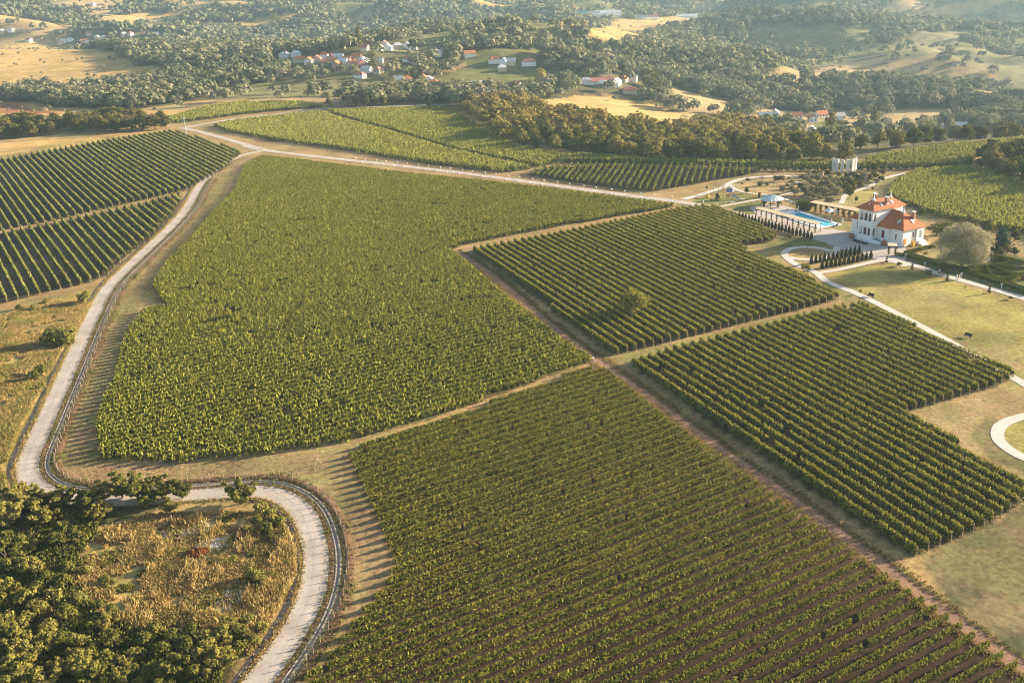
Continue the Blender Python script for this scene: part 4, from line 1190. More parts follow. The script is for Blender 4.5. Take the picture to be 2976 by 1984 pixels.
# weeds creeping over the road edges
def edge_grass(line, side, lo, hi, n, label, mat='verge', hh=.22):
    rng = np.random.default_rng(int(hi * 100) + len(line))
    i = rng.integers(0, len(line), n)
    nr = normals(line)
    f = vnoise(line[i, 0] / 3.0, line[i, 1] / 3.0, 77)
    o = side * (lo + (hi - lo) * rng.random(n) * (.35 + f))
    C = line[i] + nr[i] * o[:, None] + rng.normal(size=(n, 2)) * .35 * np.array([1, 1])
    h_ = hh * (.4 + rng.random(n)) * (.5 + f)
    ax = np.column_stack([.5 * rng.normal(size=(n, 2)), np.ones(n)])
    V = leaf_quads(np.column_stack([C, hgt(C[:, 0], C[:, 1]) + .08 + h_ * .4]), np.column_stack([rng.normal(size=(n, 2)), .4 * rng.random(n)]), .13, h_, rng, ax)
    o_ = mesh_obj('grass', np_mesh('grass', V, quadF(len(V)), LM[mat], {'v': np.repeat(rng.random(n), 4), 'h': np.repeat(f, 4)}))
    tag(o_, label, 'grass', kind='stuff')
edge_grass(R1, 1, 1.95, 2.7, 16000, 'weeds along the outer edge of the winding road', 'acacia')
edge_grass(near, -1, 2.0, 2.9, 9000, 'weeds between the winding road and its drain channel', 'verge')
edge_grass(near, -1, 4.1, 6.2, 14000, 'dry weeds along the roadside fence', 'verge', .35)
edge_grass(resample(T1p), 1, 1.1, 2.4, 12000, 'weeds along one edge of the brown dirt track', 'acacia', .16)
edge_grass(resample(T1p), -1, 1.1, 2.2, 12000, 'weeds along the other edge of the brown dirt track', 'acacia', .16)

# ------------------------------------------------------------------ villa
def arcade(mb, O, D, W, z0, z1, th, ops):
    """wall from O along unit D, width W, thickness th to its left, with arched openings (x0, x1, sill, spring, crown)"""
    D = np.array(D)
    Nn = np.array([-D[1], D[0]])
    def P(x, t, z):
        q = np.array(O) + D * x + Nn * t
        return (q[0], q[1], z)
    def panel(out):
        n = len(out)
        V = [P(x, 0, z) for x, z in out] + [P(x, th, z) for x, z in out]
        F = [tuple(range(n)), tuple(range(2 * n - 1, n - 1, -1))] + [((i + 1) % n, i, n + i, n + (i + 1) % n) for i in range(n)]
        mb.add(V, F)
    x = 0
    for x0, x1, si, spg, crn in ops:
        panel([(x, z0), (x0, z0), (x0, z1), (x, z1)])
        if si > z0:
            panel([(x0, z0), (x1, z0), (x1, si), (x0, si)])
        m, hw = (x0 + x1) / 2, (x1 - x0) / 2
        arc = [(m + hw * math.cos(t), spg + (crn - spg) * math.sin(t) ** .8) for t in np.linspace(math.pi, 0, 11)]
        arc = [(x0, z1)] + [(a, max(b, spg)) for a, b in arc] + [(x1, z1)]
        panel(arc[::-1])
        x = x1
    panel([(x, z0), (W, z0), (W, z1), (x, z1)])

def hip(mb, x0, x1, y0, y1, ze, r0, r1, zr, th=.18, axis='x', c=None):
    """closed hip roof; ridge from r0 to r1 along axis at height zr"""
    cx = (x0 + x1) / 2 if c is None else c
    cy = (y0 + y1) / 2 if c is None else c
    e = [(x0, y0, ze), (x1, y0, ze), (x1, y1, ze), (x0, y1, ze)]
    low = [(a, b, ze - th) for a, b, _ in e]
    R_ = [(r0, cy, zr), (r1, cy, zr)] if axis == 'x' else [(cx, r0, zr), (cx, r1, zr)]
    V = e + low + R_
    if axis == 'x':
        F = [(0, 1, 9, 8), (1, 2, 9), (2, 3, 8, 9), (3, 0, 8)]
    else:
        F = [(0, 1, 8), (1, 2, 9, 8), (2, 3, 9), (3, 0, 8, 9)]
    F += [(1, 0, 4, 5), (2, 1, 5, 6), (3, 2, 6, 7), (0, 3, 7, 4), (4, 7, 6, 5)]
    mb.add(V, F)

VO = np.array([109.563, 297.039])
VRZ = math.atan2(-.889, .4578)
vx, vy = np.array([.4578, -.889]), np.array([.889, .4578])
def vloc(x, y):
    q = VO + vx * x + vy * y
    return float(q[0]), float(q[1])
vz = float(hgt(*vloc(10, 3)))
villa = empty('villa', (VO[0], VO[1], vz), VRZ)
tag(villa, 'white villa with orange tiled hip roofs and arched loggia tower', 'villa')
b = MB()
b.prism([(0, 0), (11.5, 0), (11.5, -1.1), (15.3, -1.1), (15.9, 0), (20.1, 0), (20.1, 8.7), (0, 8.7)], -.5, 5.12)
b.build('wall', WHITE, villa)
b = MB()
b.box(-.06, 20.16, -.06, -.003, .0, .55)
b.box(20.103, 20.18, -.06, 8.7, .0, .55)
b.box(-.5, 20.6, -.42, -.05, 4.93, 5.1)
b.box(20.15, 20.55, -.05, 9.1, 4.93, 5.1)
b.build('cornice', WHITE2, villa)
# tower block with loggia
b = MB()
b.box(5.9, 11.5, -2.0, 9.0, 5.0, 10.05)
b.box(5.92, 11.48, -2.0, 0.02, -.4, 5.0)
b.box(5.9, 11.5, -3.8, -2.0, -.4, 1.35)
b.box(5.9, 11.5, -3.8, -2.0, 5.35, 5.95)
b.box(5.9, 11.5, -3.8, -2.0, 9.55, 10.04)
arcade(b, (5.9, -3.8), (1, 0), 5.6, 5.95, 9.55, .32, [(.75, 1.95, 6.6, 8.1, 9.0), (2.35, 3.55, 6.6, 8.1, 9.0), (3.95, 5.0, 6.6, 8.1, 9.0)])
arcade(b, (11.5, -3.48), (0, 1), 1.48, 5.95, 9.55, .32, [(.25, 1.25, 6.6, 8.1, 9.0)])
arcade(b, (5.9, -2.0), (0, -1), 1.48, 5.95, 9.55, .32, [(.25, 1.25, 6.6, 8.1, 9.0)])
arcade(b, (5.9, -3.8), (1, 0), 5.6, 1.35, 5.35, .32, [(.75, 1.95, 2.1, 3.6, 4.6), (2.35, 3.55, 2.1, 3.6, 4.6), (3.95, 5.0, 2.1, 3.6, 4.6)])
arcade(b, (11.5, -3.48), (0, 1), 1.48, 1.35, 5.35, .32, [(.25, 1.25, 2.1, 3.6, 4.6)])
arcade(b, (5.9, -2.0), (0, -1), 1.48, 1.35, 5.35, .32, [(.25, 1.25, 2.1, 3.6, 4.6)])
tw = b.build('loggia_tower', WHITE, villa)
b = MB()
for x in (6.8, 8.4, 10.0):
    b.box(x, x + 1.0, -2.04, -1.98, 6.0, 8.9)
    b.box(x, x + 1.0, -2.04, -1.98, 1.4, 4.4)
b.build('doors', MAROON, tw)
b = MB()
b.box(8.0, 8.3, -3.86, -3.8, .35, .6)
b.box(10.0, 10.3, -3.86, -3.8, .35, .6)
b.build('cellar_vent', DARK, tw)
b = MB()
b.box(6.6, 10.95, -3.78, -3.7, 6.6, 7.05)
b.build('balustrade', DARK, tw)
b = MB()
hip(b, 5.15, 12.25, -4.55, 9.75, 10.24, -.9, 6.2, 12.7, .2, 'y')
ur = b.build('roof', TILE, villa)
b = MB()
b.box(5.4, 12.0, -4.3, 9.5, 9.9, 10.04)
b.build('cornice', WHITE2, ur)
b = MB()
hip(b, -.65, 20.75, -.65, 9.35, 5.32, 4.8, 15.7, 9.5, .2, 'x')
b.add([(10.9, -1.75, 5.3), (16.3, -1.75, 5.3), (13.6, 4.2, 9.42), (16.9, .3, 5.75), (10.9, .3, 5.75)], [(0, 1, 2), (1, 3, 2), (4, 0, 2)])
b.slab([(10.9, -1.75, 5.28), (16.3, -1.75, 5.28), (16.6, -.5, 5.28), (10.9, -.5, 5.28)], .16)
lr = b.build('roof', TILE, villa)
def finial(parent, x, y, z):
    MB().lathe([(.62, -.35), (.5, 0), (.22, .35), (.12, .7), (.2, .85), (.2, 1.0), (.07, 1.15), (.04, 1.9)], 10, (x, y, z)).build('finial', WHITE2, parent, True)
finial(ur, 8.7, -.9, 12.65)
finial(ur, 8.7, 6.2, 12.65)
finial(lr, 15.7, 4.35, 9.45)
def chimney(parent, x, y, z0, z1, s=.5):
    MB().box(x - s, x + s, y - s * .8, y + s * .8, z0, z1).build('chimney', flat('chimney_brick', (.38, .19, .12), .9, .2, 6), parent)
    MB().box(x - s - .1, x + s + .1, y - s * .8 - .1, y + s * .8 + .1, z1, z1 + .14).box(x - s - .08, x + s + .12, y - s - .1, y + s + .1, z0 + .1, z0 + .38).build('chimney_cap', WHITE2, parent)
chimney(ur, 10.7, 2.4, 11.0, 13.3)
chimney(ur, 7.2, 1.2, 11.4, 13.9)
chimney(lr, 18.0, 6.2, 7.0, 9.6)
def skylight(parent, c, ax, up, w=.85, h=1.5):
    c, ax, up = Vector(c), Vector(ax).normalized(), Vector(up).normalized()
    n = ax.cross(up)
    if n.z < 0:
        n = -n
    fr, gl = MB(), MB()
    for mb, s, o in ((fr, 1.0, .12), (gl, .78, .135)):
        q = [c + ax * (a * w * s / 2) + up * (d * h * s / 2) + n * o for a, d in ((-1, -1), (1, -1), (1, 1), (-1, 1))]
        V = q + [p - n * (.3 if mb is fr else .02) for p in q]
        mb.add(V, [(0, 1, 2, 3), (7, 6, 5, 4), (1, 0, 4, 5), (2, 1, 5, 6), (3, 2, 6, 7), (0, 3, 7, 4)])
    f = fr.build('skylight', STEEL, parent)
    gl.build('pane', GLASS, f)
skylight(ur, (10.6, .2, 11.37), (0, 1, 0), (-3.55, 0, 2.46))
skylight(ur, (10.5, 4.9, 11.44), (0, 1, 0), (-3.55, 0, 2.46))
skylight(lr, (17.0, 1.4, 7.05), (1, 0, 0), (0, 5, 4.18))
skylight(lr, (18.8, 5.0, 6.93), (0, 1, 0), (-5.05, 0, 4.18))
b = MB()
b.add([(7.9, -2.9, 10.95), (9.5, -2.9, 10.95), (8.7, -2.9, 11.6), (8.7, -1.2, 12.3)], [(0, 1, 2), (0, 2, 3), (2, 1, 3), (1, 0, 3)])
b.build('dormer_vent', WHITE2, ur)
def vwindow(x0, x1, z0, z1, y, mat=MAROON, name='window'):
    f = MB().box(x0 - .1, x1 + .1, y - .06, y + .02, z0 - .1, z1 + .1).build(name, WHITE2, villa)
    MB().box(x0, x1, y - .075, y - .063, z0, z1).build('shutter', mat, f)
vwindow(2.3, 3.3, 1.9, 4.2, 0)
vwindow(13.1, 14.2, 1.7, 4.0, -1.1)
vwindow(17.4, 17.9, 2.0, 3.6, 0)
def swindow(y0, y1, z0, z1, mat, name='window', frame=.1):
    f = MB().box(20.08, 20.16, y0 - frame, y1 + frame, z0 - frame, z1 + frame).build(name, WHITE2, villa)
    MB().box(20.163, 20.175, y0, y1, z0, z1).build('shutter' if name == 'window' else 'door_leaf', mat, f)
swindow(4.2, 4.6, 2.4, 3.9, MAROON)
swindow(.5, 1.7, .05, 2.5, ORANGE, 'door', .08)
b = MB()
arcade(b, (20.45, 5.6), (0, 1), 3.1, 1.2, 5.0, .3, [(.9, 2.2, 1.9, 3.4, 4.3)])
b.box(20.12, 20.5, 5.6, 8.7, -.3, 1.2)
b.box(20.5, 22.6, 5.8, 8.6, -.3, .55)
b.box(20.5, 21.6, 5.8, 8.6, .55, 1.1)
b.build('side_porch', WHITE, villa)
b = MB()
for k in range(6):
    b.box(11.55 + .42 * k, 11.55 + .42 * (k + 1), -3.4, -1.15, -.2, 1.2 - .2 * k)
b.build('stairs', STEEL, villa)
b = MB()
b.prism([(11.5, -3.85), (13.0, -3.8), (14.3, -3.4), (14.35, -3.15), (13.0, -3.5), (11.5, -3.5)], -.2, 1.1)
b.lathe([(.5, -.1), (.5, .6), (.35, .75)], 10, (14.4, -2.9, 0))
b.prism([(5.85, -3.8), (4.4, -3.2), (4.3, -2.9), (5.85, -3.4)], -.2, 1.0)
b.build('stair_parapet', WHITE2, villa)
def jar(x, y, lab):
    wx_, wy_ = vloc(x, y)
    e = empty('clay_jar', (wx_, wy_, float(hgt(wx_, wy_))))
    MB().lathe([(.45, 0), (.8, .35), (.9, .8), (.7, 1.25), (.42, 1.45), (.5, 1.6)], 14).build('body', TERRA, e, True)
    MB().lathe([(.40, 1.58), (.40, 1.59)], 12).build('mouth', DARK, e)
    tag(e, lab, 'jar', 'clay jars by the villa')
jar(4.4, -4.4, 'big terracotta jar at the pool side of the villa stairs')
jar(15.6, -2.6, 'big terracotta jar right of the curved villa stairs')
# small flower bed before the loggia
bed = MB().prism([(6.3, -5.2), (12.2, -5.4), (12.6, -6.6), (9.0, -7.0), (6.2, -6.3)], -.02, .12).build('flower_bed', flat('bed_soil', (.08, .07, .045), .95, .2, 5))
bed.location, bed.rotation_euler = (VO[0], VO[1], vz + .12), (0, 0, VRZ)
tag(bed, 'dark planted bed on the paving before the villa loggia', 'flower bed')
C, N_, w, v, h = crown_data([(x, -6.1 + .15 * math.sin(x * 3), .22, .45, .5, .2) for x in np.linspace(6.9, 12, 9)], 420, .18, rgf)
mesh_obj('foliage', leaf_mesh('foliage', C, N_, w, v, h, LM['tree'], 1, None, rgf), bed)
# yellow bin and bicycles at the lit wall
bx, by = vloc(21.2, 3.4)
o = empty('yellow_bin', (bx, by, float(hgt(bx, by)) + .1), VRZ)
MB().box(-.45, .45, -.4, .4, 0, 1.35).build('body', YELLOW, o)
MB().box(-.48, .48, -.43, .43, 1.35, 1.45).build('lid', ORANGE, o)
tag(o, 'yellow box standing at the sunlit villa wall', 'bin')
def bicycle(x, y, rz, lab):
    q = vloc(x, y)
    e = empty('bicycle', (q[0], q[1], float(hgt(*q)) + .1), VRZ + rz)
    for xx in (-.52, .52):
        wv = MB()
        for k in range(14):
            a0, a1 = 2 * math.pi * k / 14, 2 * math.pi * (k + 1) / 14
            wv.tube((xx + .33 * math.cos(a0), 0, .35 + .33 * math.sin(a0)), (xx + .33 * math.cos(a1), 0, .35 + .33 * math.sin(a1)), .03, n=5)
        wv.build('wheel', DARK, e)
    fr = MB()
    for p_, q_ in (((-.52, 0, .35), (-.2, 0, .75)), ((-.52, 0, .35), (-.05, 0, .35)), ((-.05, 0, .35), (-.2, 0, .85)), ((-.05, 0, .35), (.42, 0, .8)), ((-.2, 0, .78), (.4, 0, .85)), ((.4, 0, .95), (.52, 0, .35))):
        fr.tube(p_, q_, .025, n=5)
    fr.build('frame', STEEL, e)
    MB().box(-.32, -.08, -.07, .07, .85, .92).build('saddle', DARK, e)
    MB().tube((.4, -.28, .98), (.4, .28, .98), .02, n=5).build('handlebar', DARK, e)
    tag(e, lab, 'bicycle', 'bicycles by the villa wall')
bicycle(21.0, 2.4, 1.5, 'bicycle leaning by the villa wall, on the door side of the yellow box')
bicycle(21.2, 4.6, 1.6, 'bicycle leaning by the villa wall, on the porch side of the yellow box')

# ------------------------------------------------------------------ estate: paths, paving, pool, pergolas
def path(name, z, L, w, mat, label, cat='path', lift=.06, jit=.2, step=1.0, smooth=2):
    P = resample(pts(z, L)[:, :2], step, smooth)
    return ribbon(name, P, (w / 2, 0, -w / 2), (lift, lift + .015, lift), mat, label, cat, jitter=jit)
sheet('paving', poly('1', [(1180, 905), (1440, 900), (1530, 850), (1650, 845), (1760, 870), (1880, 880), (1900, 760), (2352, 820), (2480, 1050), (2480, 1180), (2400, 1240), (2230, 1215), (2100, 1180), (1960, 1110), (1760, 1080), (1650, 1040), (1560, 1000)]), .07, PAVEM, 'pale stone paving round the villa', 'paving')
sheet('terrace', poly('1', [(690, 600), (850, 580), (1020, 560), (1300, 640), (1560, 860), (1440, 900), (1180, 880), (900, 780), (700, 700), (600, 720), (560, 690), (780, 680)]), .05, PAVEM, 'pale paving under the pergola by the pool', 'paving')
path('path', '1', [(2230, 1195), (2340, 1205), (2440, 1240), (2500, 1270)], 3.4, PATHM, 'pale path between the lawn and box hedges', lift=.075)
path('garden_path', '3', [(260, 740), (420, 735), (700, 810), (1000, 920), (1250, 1000), (1560, 1085), (1900, 1180), (2332, 1310), (2500, 1360)], 2.6, PATHM, 'pale path along the topiary edge of the lawn')
path('lawn_path', '1', [(1370, 1300), (1470, 1350), (1540, 1420), (1680, 1490), (1850, 1550), (2050, 1640), (2352, 1795), (2700, 1975), (3000, 2140), (3400, 2370), (3830, 2610), (4050, 2740)], 2.2, PATHM, 'straight pale path along the lawn beside vineyard')
path('cross_path', '1', [(1440, 1345), (1560, 1335), (1750, 1300), (1950, 1255), (2120, 1215), (2240, 1200)], 1.9, PATHM, 'pale path before the small cypresses')
path('ring_path', '1', [(1620, 1095), (1500, 1062), (1370, 1050), (1230, 1055), (1130, 1080), (1090, 1115), (1110, 1160), (1180, 1220), (1260, 1270), (1370, 1305)], 2.2, PATHM, 'pale ring path round oval of grass')
path('ring_path', '1', [(1150, 1160), (1200, 1185), (1290, 1190), (1400, 1200), (1560, 1190), (1680, 1110), (1700, 1050)], 2.0, PATHM, 'pale inner path closing the oval ring', lift=.085)
path('circle_path', 's', [(2420, 946), (2352, 955), (2305, 970), (2288, 990), (2295, 1015), (2330, 1042), (2380, 1062), (2440, 1080)], 2.3, PATHM, 'pale round path at the right edge')
path('park_path', '1', [(-60, 510), (130, 460), (280, 410), (400, 375), (440, 345), (520, 295), (680, 265), (860, 250), (1060, 240), (1250, 245), (1330, 260)], 2.4, PATHM, 'pale path curving through the playground park', lift=.07)
path('park_path', '1', [(480, 345), (520, 385), (600, 420), (720, 440), (850, 450), (960, 465), (1060, 490), (1200, 540)], 1.7, PATHM, 'pale path from playground to gazebo', lift=.075)
path('park_path', '1', [(370, 590), (520, 560), (680, 530), (820, 508), (900, 500)], 1.5, PATHM, 'pale narrow path to the round gazebo')
path('park_path', '1', [(1210, 305), (1300, 335), (1310, 380), (1240, 420), (1120, 445), (1050, 460)], 1.7, PATHM, 'pale path winding among silvery shrubs', lift=.08)
path('park_path', '1', [(1740, 560), (1770, 500), (1780, 460), (1900, 415), (2020, 375), (2130, 330), (2200, 280), (2352, 235), (2480, 215)], 1.9, PATHM, 'pale path leading past columns to hillside', lift=.07)

def frame(z, a, q):
    """local frame on the ground: origin a, x axis towards q"""
    A, B = pt(z, *a), pt(z, *q)
    d = B[:2] - A[:2]
    return A, math.atan2(d[1], d[0]), float(np.hypot(*d))

# pool
A, rz, L = frame('1', (1020, 690), (1480, 842))
W_ = 9.0
e = empty('swimming_pool', (A[0], A[1], A[2] + .0), rz)
b = MB()
wc = [np.array([[math.cos(rz), math.sin(rz)], [-math.sin(rz), math.cos(rz)]]) @ (q[:2] - A[:2]) for q in pts('1', [(1315, 682), (1735, 795)])]
x0, x1, y1 = 1.2, float(wc[1][0]), float(min(wc[0][1], wc[1][1]))
y0 = y1 - 4.6
W_ = y1 + 1.5
for q in ((0, L, 0, y0), (0, L, y1, W_), (0, x0, y0, y1), (x1, L, y0, y1)):
    b.box(*q, -.5, .34)
b.box(-2.4, 0, 3.0, W_ - .3, -.5, .32)
b.build('deck', WHITE2, e)
b = MB()
b.box(x0 - .01, x1 + .01, y0 - .01, y1 + .01, -.45, .26)
wm = flat('pool_water', (.03, .42, .52), .15, .08, .5, .3)
wv = b.build('water', wm, e)
b = MB()
for yy in (y0 + .7, y0 + 1.4):
    b.tube((x0 + .6, yy, .2), (x0 + .6, yy, 1.0), .04, n=6).tube((x0 + .6, yy, 1.0), (x0 + 1.3, yy, .1), .04, n=6)
b.build('ladder_rail', STEEL, e)
tag(e, 'long turquoise swimming pool with broad white rim behind pergola', 'swimming pool')

# front pergola with reed roof
def pergola(z, a, q, depth, hh, n, side, label, roofmat, leafy, name='pergola', rag=.5):
    A, rz, L = frame(z, a, q)
    e = empty(name, A, rz)
    rg_ = np.random.default_rng(int(abs(A[0] * 7)))
    for k in range(n):
        for s in (0, 1):
            x, y = L * k / (n - 1), side * depth * s
            MB().tube((x, y, -.2), (x, y, hh), .11, .1, 6).build('post', DKWOOD, e)
            if leafy and (s == 0 or leafy > 1):
                bl = [(x, y, hh * t, .22 + .25 * rg_.random() * leafy, .22 + .25 * rg_.random() * leafy, hh * .17) for t in (.2, .45, .7, .92)]
                C, N_, w, v, h = crown_data(bl, int(90 * leafy), .22, rg_)
                mesh_obj('ivy', leaf_mesh('ivy', C, N_, w, v, h, LM['ivy'], 1, None, rg_), e)
    b = MB()
    for s in (0, 1):
        b.box(-.4, L + .4, side * depth * s - .07, side * depth * s + .07, hh, hh + .16)
    for k in range(int(L / .9)):
        b.box(.45 + .9 * k, .53 + .9 * k, min(0, side * depth) - .5, max(0, side * depth) + .5, hh + .165, hh + .27)
    b.build('beams', DKWOOD, e)
    m = int(L / 3.1) + 1
    for k in range(m):
        x0, x1 = -.4 + (L + .8) * k / m, -.4 + (L + .8) * (k + 1) / m - .06
        d0, d1 = rag * rg_.random(), rag * rg_.random()
        lo, hi = min(0, side * depth) - .45, max(0, side * depth) + .45
        zz = hh + .30 + .10 * rg_.random()
        MB().slab([(x0, lo + d0 * .3, zz), (x1, lo + d1 * .3, zz + .05 * rg_.normal()), (x1, hi - d1 * .3, zz + .06 * rg_.normal()), (x0, hi - d0 * .3, zz)], .05).build('reed_panel', roofmat, e)
    return tag(e, label, 'pergola')
pergola('1', (772, 712), (1445, 890), 2.4, 2.75, 12, 1, 'long pergola with ragged reed roof beside the white pool rim', REED, .7)
pergola('1', (1385, 640), (1905, 740), 2.8, 2.8, 9, 1, 'pergola with smooth reed roof on ivy grown pillars behind the pool lawn', REED, 2.0, rag=.1)
pergola('2', (1140, 1380), (1260, 1385), 2.6, 2.5, 2, 1, 'small reed roofed pergola before the villa corner', REED, .8, rag=.1)
# ivy arbour at the pool end of the rear pergola
A, rz, L = frame('5', (110, 1255), (330, 1290))
bl = [(x, y, 1.5, .75, .75, 1.5) for x in np.linspace(.4, L, 4) for y in (0, 1.6, 3.2)] + [(x, 1.6, 2.7, 1.0, 2.2, .5) for x in np.linspace(.4, L, 4)]
C, N_, w, v, h = crown_data(bl, 2600, .26, rgf)
e = empty('ivy_arbour', A, rz)
mesh_obj('foliage', leaf_mesh('foliage', C, N_, w, v, h, LM['hedge'], 1, None, rgf), e)
MB().box(0, L, 1.2, 2.0, 0, 2.2).build('frame', DKWOOD, e)
tag(e, 'thick green ivy arbour at the pool end of rear pergola', 'arbour')

# gazebo with round metal roof
gc = pt('1', 950, 585)
e = empty('gazebo', gc)
b = MB()
nseg = 20
V = [(0, 0, 4.35)] + [(4.2 * math.cos(2 * math.pi * k / nseg), 4.2 * math.sin(2 * math.pi * k / nseg), 2.75) for k in range(nseg)]
V += [(p_[0] * .985, p_[1] * .985, p_[2] - .14) for p_ in V]
F = [(0, 1 + k, 1 + (k + 1) % nseg) for k in range(nseg)] + [(nseg + 1, nseg + 2 + (k + 1) % nseg, nseg + 2 + k) for k in range(nseg)]
F += [(1 + (k + 1) % nseg, 1 + k, nseg + 2 + k, nseg + 2 + (k + 1) % nseg) for k in range(nseg)]
b.add(V, F)
rf = b.build('roof', METALROOF, e)
b = MB()
for k in range(nseg):
    a = 2 * math.pi * k / nseg
    b.tube((.15 * math.cos(a), .15 * math.sin(a), 4.33), (4.18 * math.cos(a), 4.18 * math.sin(a), 2.78), .045, n=5)
b.build('seam', METALROOF, rf)
MB().lathe([(3.7, 0), (3.7, .18)], 24).build('floor', PAVEM, e)
for k in range(8):
    a = 2 * math.pi * (k + .5) / 8
    MB().tube((3.5 * math.cos(a), 3.5 * math.sin(a), .15), (3.5 * math.cos(a), 3.5 * math.sin(a), 2.85), .12, n=7).build('post', DKWOOD, e)
    if k % 2 == 0:
        C, N_, w, v, h = crown_data([(3.5 * math.cos(a), 3.5 * math.sin(a), t, .5, .5, .6) for t in (.7, 1.5, 2.2)], 200, .24, rgf)
        mesh_obj('ivy', leaf_mesh('ivy', C, N_, w, v, h, LM['ivy'], 1, None, rgf), e)
MB().box(-1.2, 1.2, -.5, .5, .85, .95).box(-.1, .1, -.1, .1, .18, .85).build('table', DKWOOD, e)
tag(e, 'round gazebo with pale green ribbed metal roof and ivy posts', 'gazebo')

# party tent
A = pt('5', 820, 1400)
e = empty('canopy_tent', A, R(20))
b = MB()
s = 1.75
b.add([(-s, -s, 2.2), (s, -s, 2.2), (s, s, 2.2), (-s, s, 2.2), (0, 0, 3.15), (-s, -s, 1.98), (s, -s, 1.98), (s, s, 1.98), (-s, s, 1.98)],
      [(0, 1, 4), (1, 2, 4), (2, 3, 4), (3, 0, 4), (1, 0, 5, 6), (2, 1, 6, 7), (3, 2, 7, 8), (0, 3, 8, 5)])
b.build('canopy', OFFW, e)
for x in (-s, s):
    for y in (-s, s):
        MB().tube((x * .97, y * .97, 0), (x * .97, y * .97, 2.2), .06, n=6).build('leg', WHITE2, e)
tag(e, 'square white canopy tent on the lawn behind pool', 'tent')
# folded umbrellas, loungers
umb = None
for z, x, y, lab in (('5', 140, 1310, 'folded white umbrella at far pool end beside arbour'), ('5', 1085, 1560, 'folded white umbrella at the pool corner near the villa'), ('5', 850, 1590, 'folded white umbrella on the pool rim left of the near corner one'), ('4', 2102, 925, 'folded white umbrella on the terrace below gazebo')):
    p = pt(z, x, y)
    if umb is None:
        e = umb = empty('folded_umbrella', p)
        MB().lathe([(.28, 0), (.28, .1), (.04, .12), (.04, 2.4)], 10).build('pole', STEEL, e)
        MB().lathe([(.12, .75), (.24, .95), (.20, 1.6), (.12, 2.1), (.05, 2.5)], 10).build('canopy', OFFW, e)
    else:
        e = copy_tree(umb)
        e.location = p
    tag(e, lab, 'umbrella', 'folded pool umbrellas')
lng = None
for z, x, y, r_, lab in (('5', 50, 1325, .3, 'dark sun lounger left of the far folded umbrella'), ('5', 205, 1315, .4, 'dark sun lounger right of the far folded umbrella'), ('4', 2240, 940, .2, 'dark sun lounger on the terrace at pool end'), ('1', 1680, 815, .5, 'dark sun lounger between the near pool umbrellas')):
    p = pt(z, x, y)
    if lng is None:
        e = lng = empty('sun_lounger', p, r_)
        MB().box(-.95, .5, -.32, .32, .3, .38).build('seat', DARK, e)
        MB().slab([(.5, -.32, .38), (1.05, -.32, .8), (1.05, .32, .8), (.5, .32, .38)], .06).build('backrest', DARK, e)
        for xx in (-.85, .4):
            MB().box(xx, xx + .06, -.3, .3, 0, .3).build('leg', STEEL, e)
    else:
        e = copy_tree(lng)
        e.location, e.rotation_euler = p, (0, 0, r_)
    tag(e, lab, 'sun lounger', 'dark sun loungers')

# white stone column ring
mc = pt('5', 1185, 452)
e = empty('column_monument', (mc[0], mc[1] + 4.0, mc[2]))
tag(e, 'arc of tall white stone slabs with connecting beam', 'monument')
mr = 4.6
for k, a in enumerate(np.linspace(-172, -8, 7)):
    t = R(a)
    s = MB().box(-.62, .62, -.32, .32, -.3, 5.3 + .12 * math.sin(k * 2.1)).build('slab', STONE, e)
    s.location, s.rotation_euler = (mr * math.cos(t), mr * math.sin(t), 0), (0, 0, t + math.pi / 2)
b = MB()
rb = mr - .5
tt = [R(a) for a in np.linspace(-176, -4, 22)]
for k in range(21):
    c0, s0, c1, s1 = math.cos(tt[k]), math.sin(tt[k]), math.cos(tt[k + 1]), math.sin(tt[k + 1])
    V = [(r_ * c, r_ * s, zz) for zz in (3.5, 4.15) for r_, c, s in ((rb + .14, c0, s0), (rb + .14, c1, s1), (rb - .3, c1, s1), (rb - .3, c0, s0))]
    b.add(V, [(3, 2, 1, 0), (4, 5, 6, 7), (0, 1, 5, 4), (1, 2, 6, 5), (2, 3, 7, 6), (3, 0, 4, 7)])
b.build('ring_beam', STONE, e)
p = pt('5', 650, 560)
e = MB().ball((0, 0, 1.0), 1.0, 9, 6, .75, .6, 1.25).ball((-.9, .1, .35), .6, 8, 5, 1.3, .8, .7).ball((.3, 0, 2.0), .5, 8, 5).build('stone_sculpture', flat('beige_rock', (.50, .38, .26), .9, .2, 2, bump=.5), None, False)
e.location = p
tag(e, 'beige boulder sculpture among shrubs left of white stone columns', 'sculpture')
p = pt('5', 1090, 580)
e = MB().lathe([(.35, 0), (.28, .4), (.18, .7), (.25, .9), (.15, 1.25)], 10).build('stone_statue', STONE, None, True)
e.location = p
tag(e, 'small pale statue between dark shrubs below the columns', 'statue')

# cypresses
def cyp_mesh(H, W, seed):
    rg_ = np.random.default_rng(seed)
    bl = [(0, 0, H * t, W * .5 * f, W * .5 * f, H * .14) for t, f in ((.12, .85), (.26, 1.0), (.42, .95), (.58, .78), (.74, .55), (.88, .3))]
    C, N_, w, v, h = crown_data(bl, 420, .2, rg_, fill=.1)
    return leaf_mesh('crown', C, N_, w, v, h, LM['cypress'], 1.5, (0, 0, 1), rg_)
CYM = [cyp_mesh(2.6, 1.05, 40 + k) for k in range(4)]
CYT = MB().tube((0, 0, -.1), (0, 0, .8), .07, .05, 6).mesh('trunk', BARK)
def cypress(p, H, lab, grp):
    e = empty('cypress', p, random.random() * 6)
    k = H / 2.6
    e.scale = (.85 * k ** .5, .85 * k ** .5, k)
    mesh_obj('crown', random.choice(CYM), e)
    mesh_obj('trunk', CYT, e)
    tag(e, lab, 'cypress', grp)
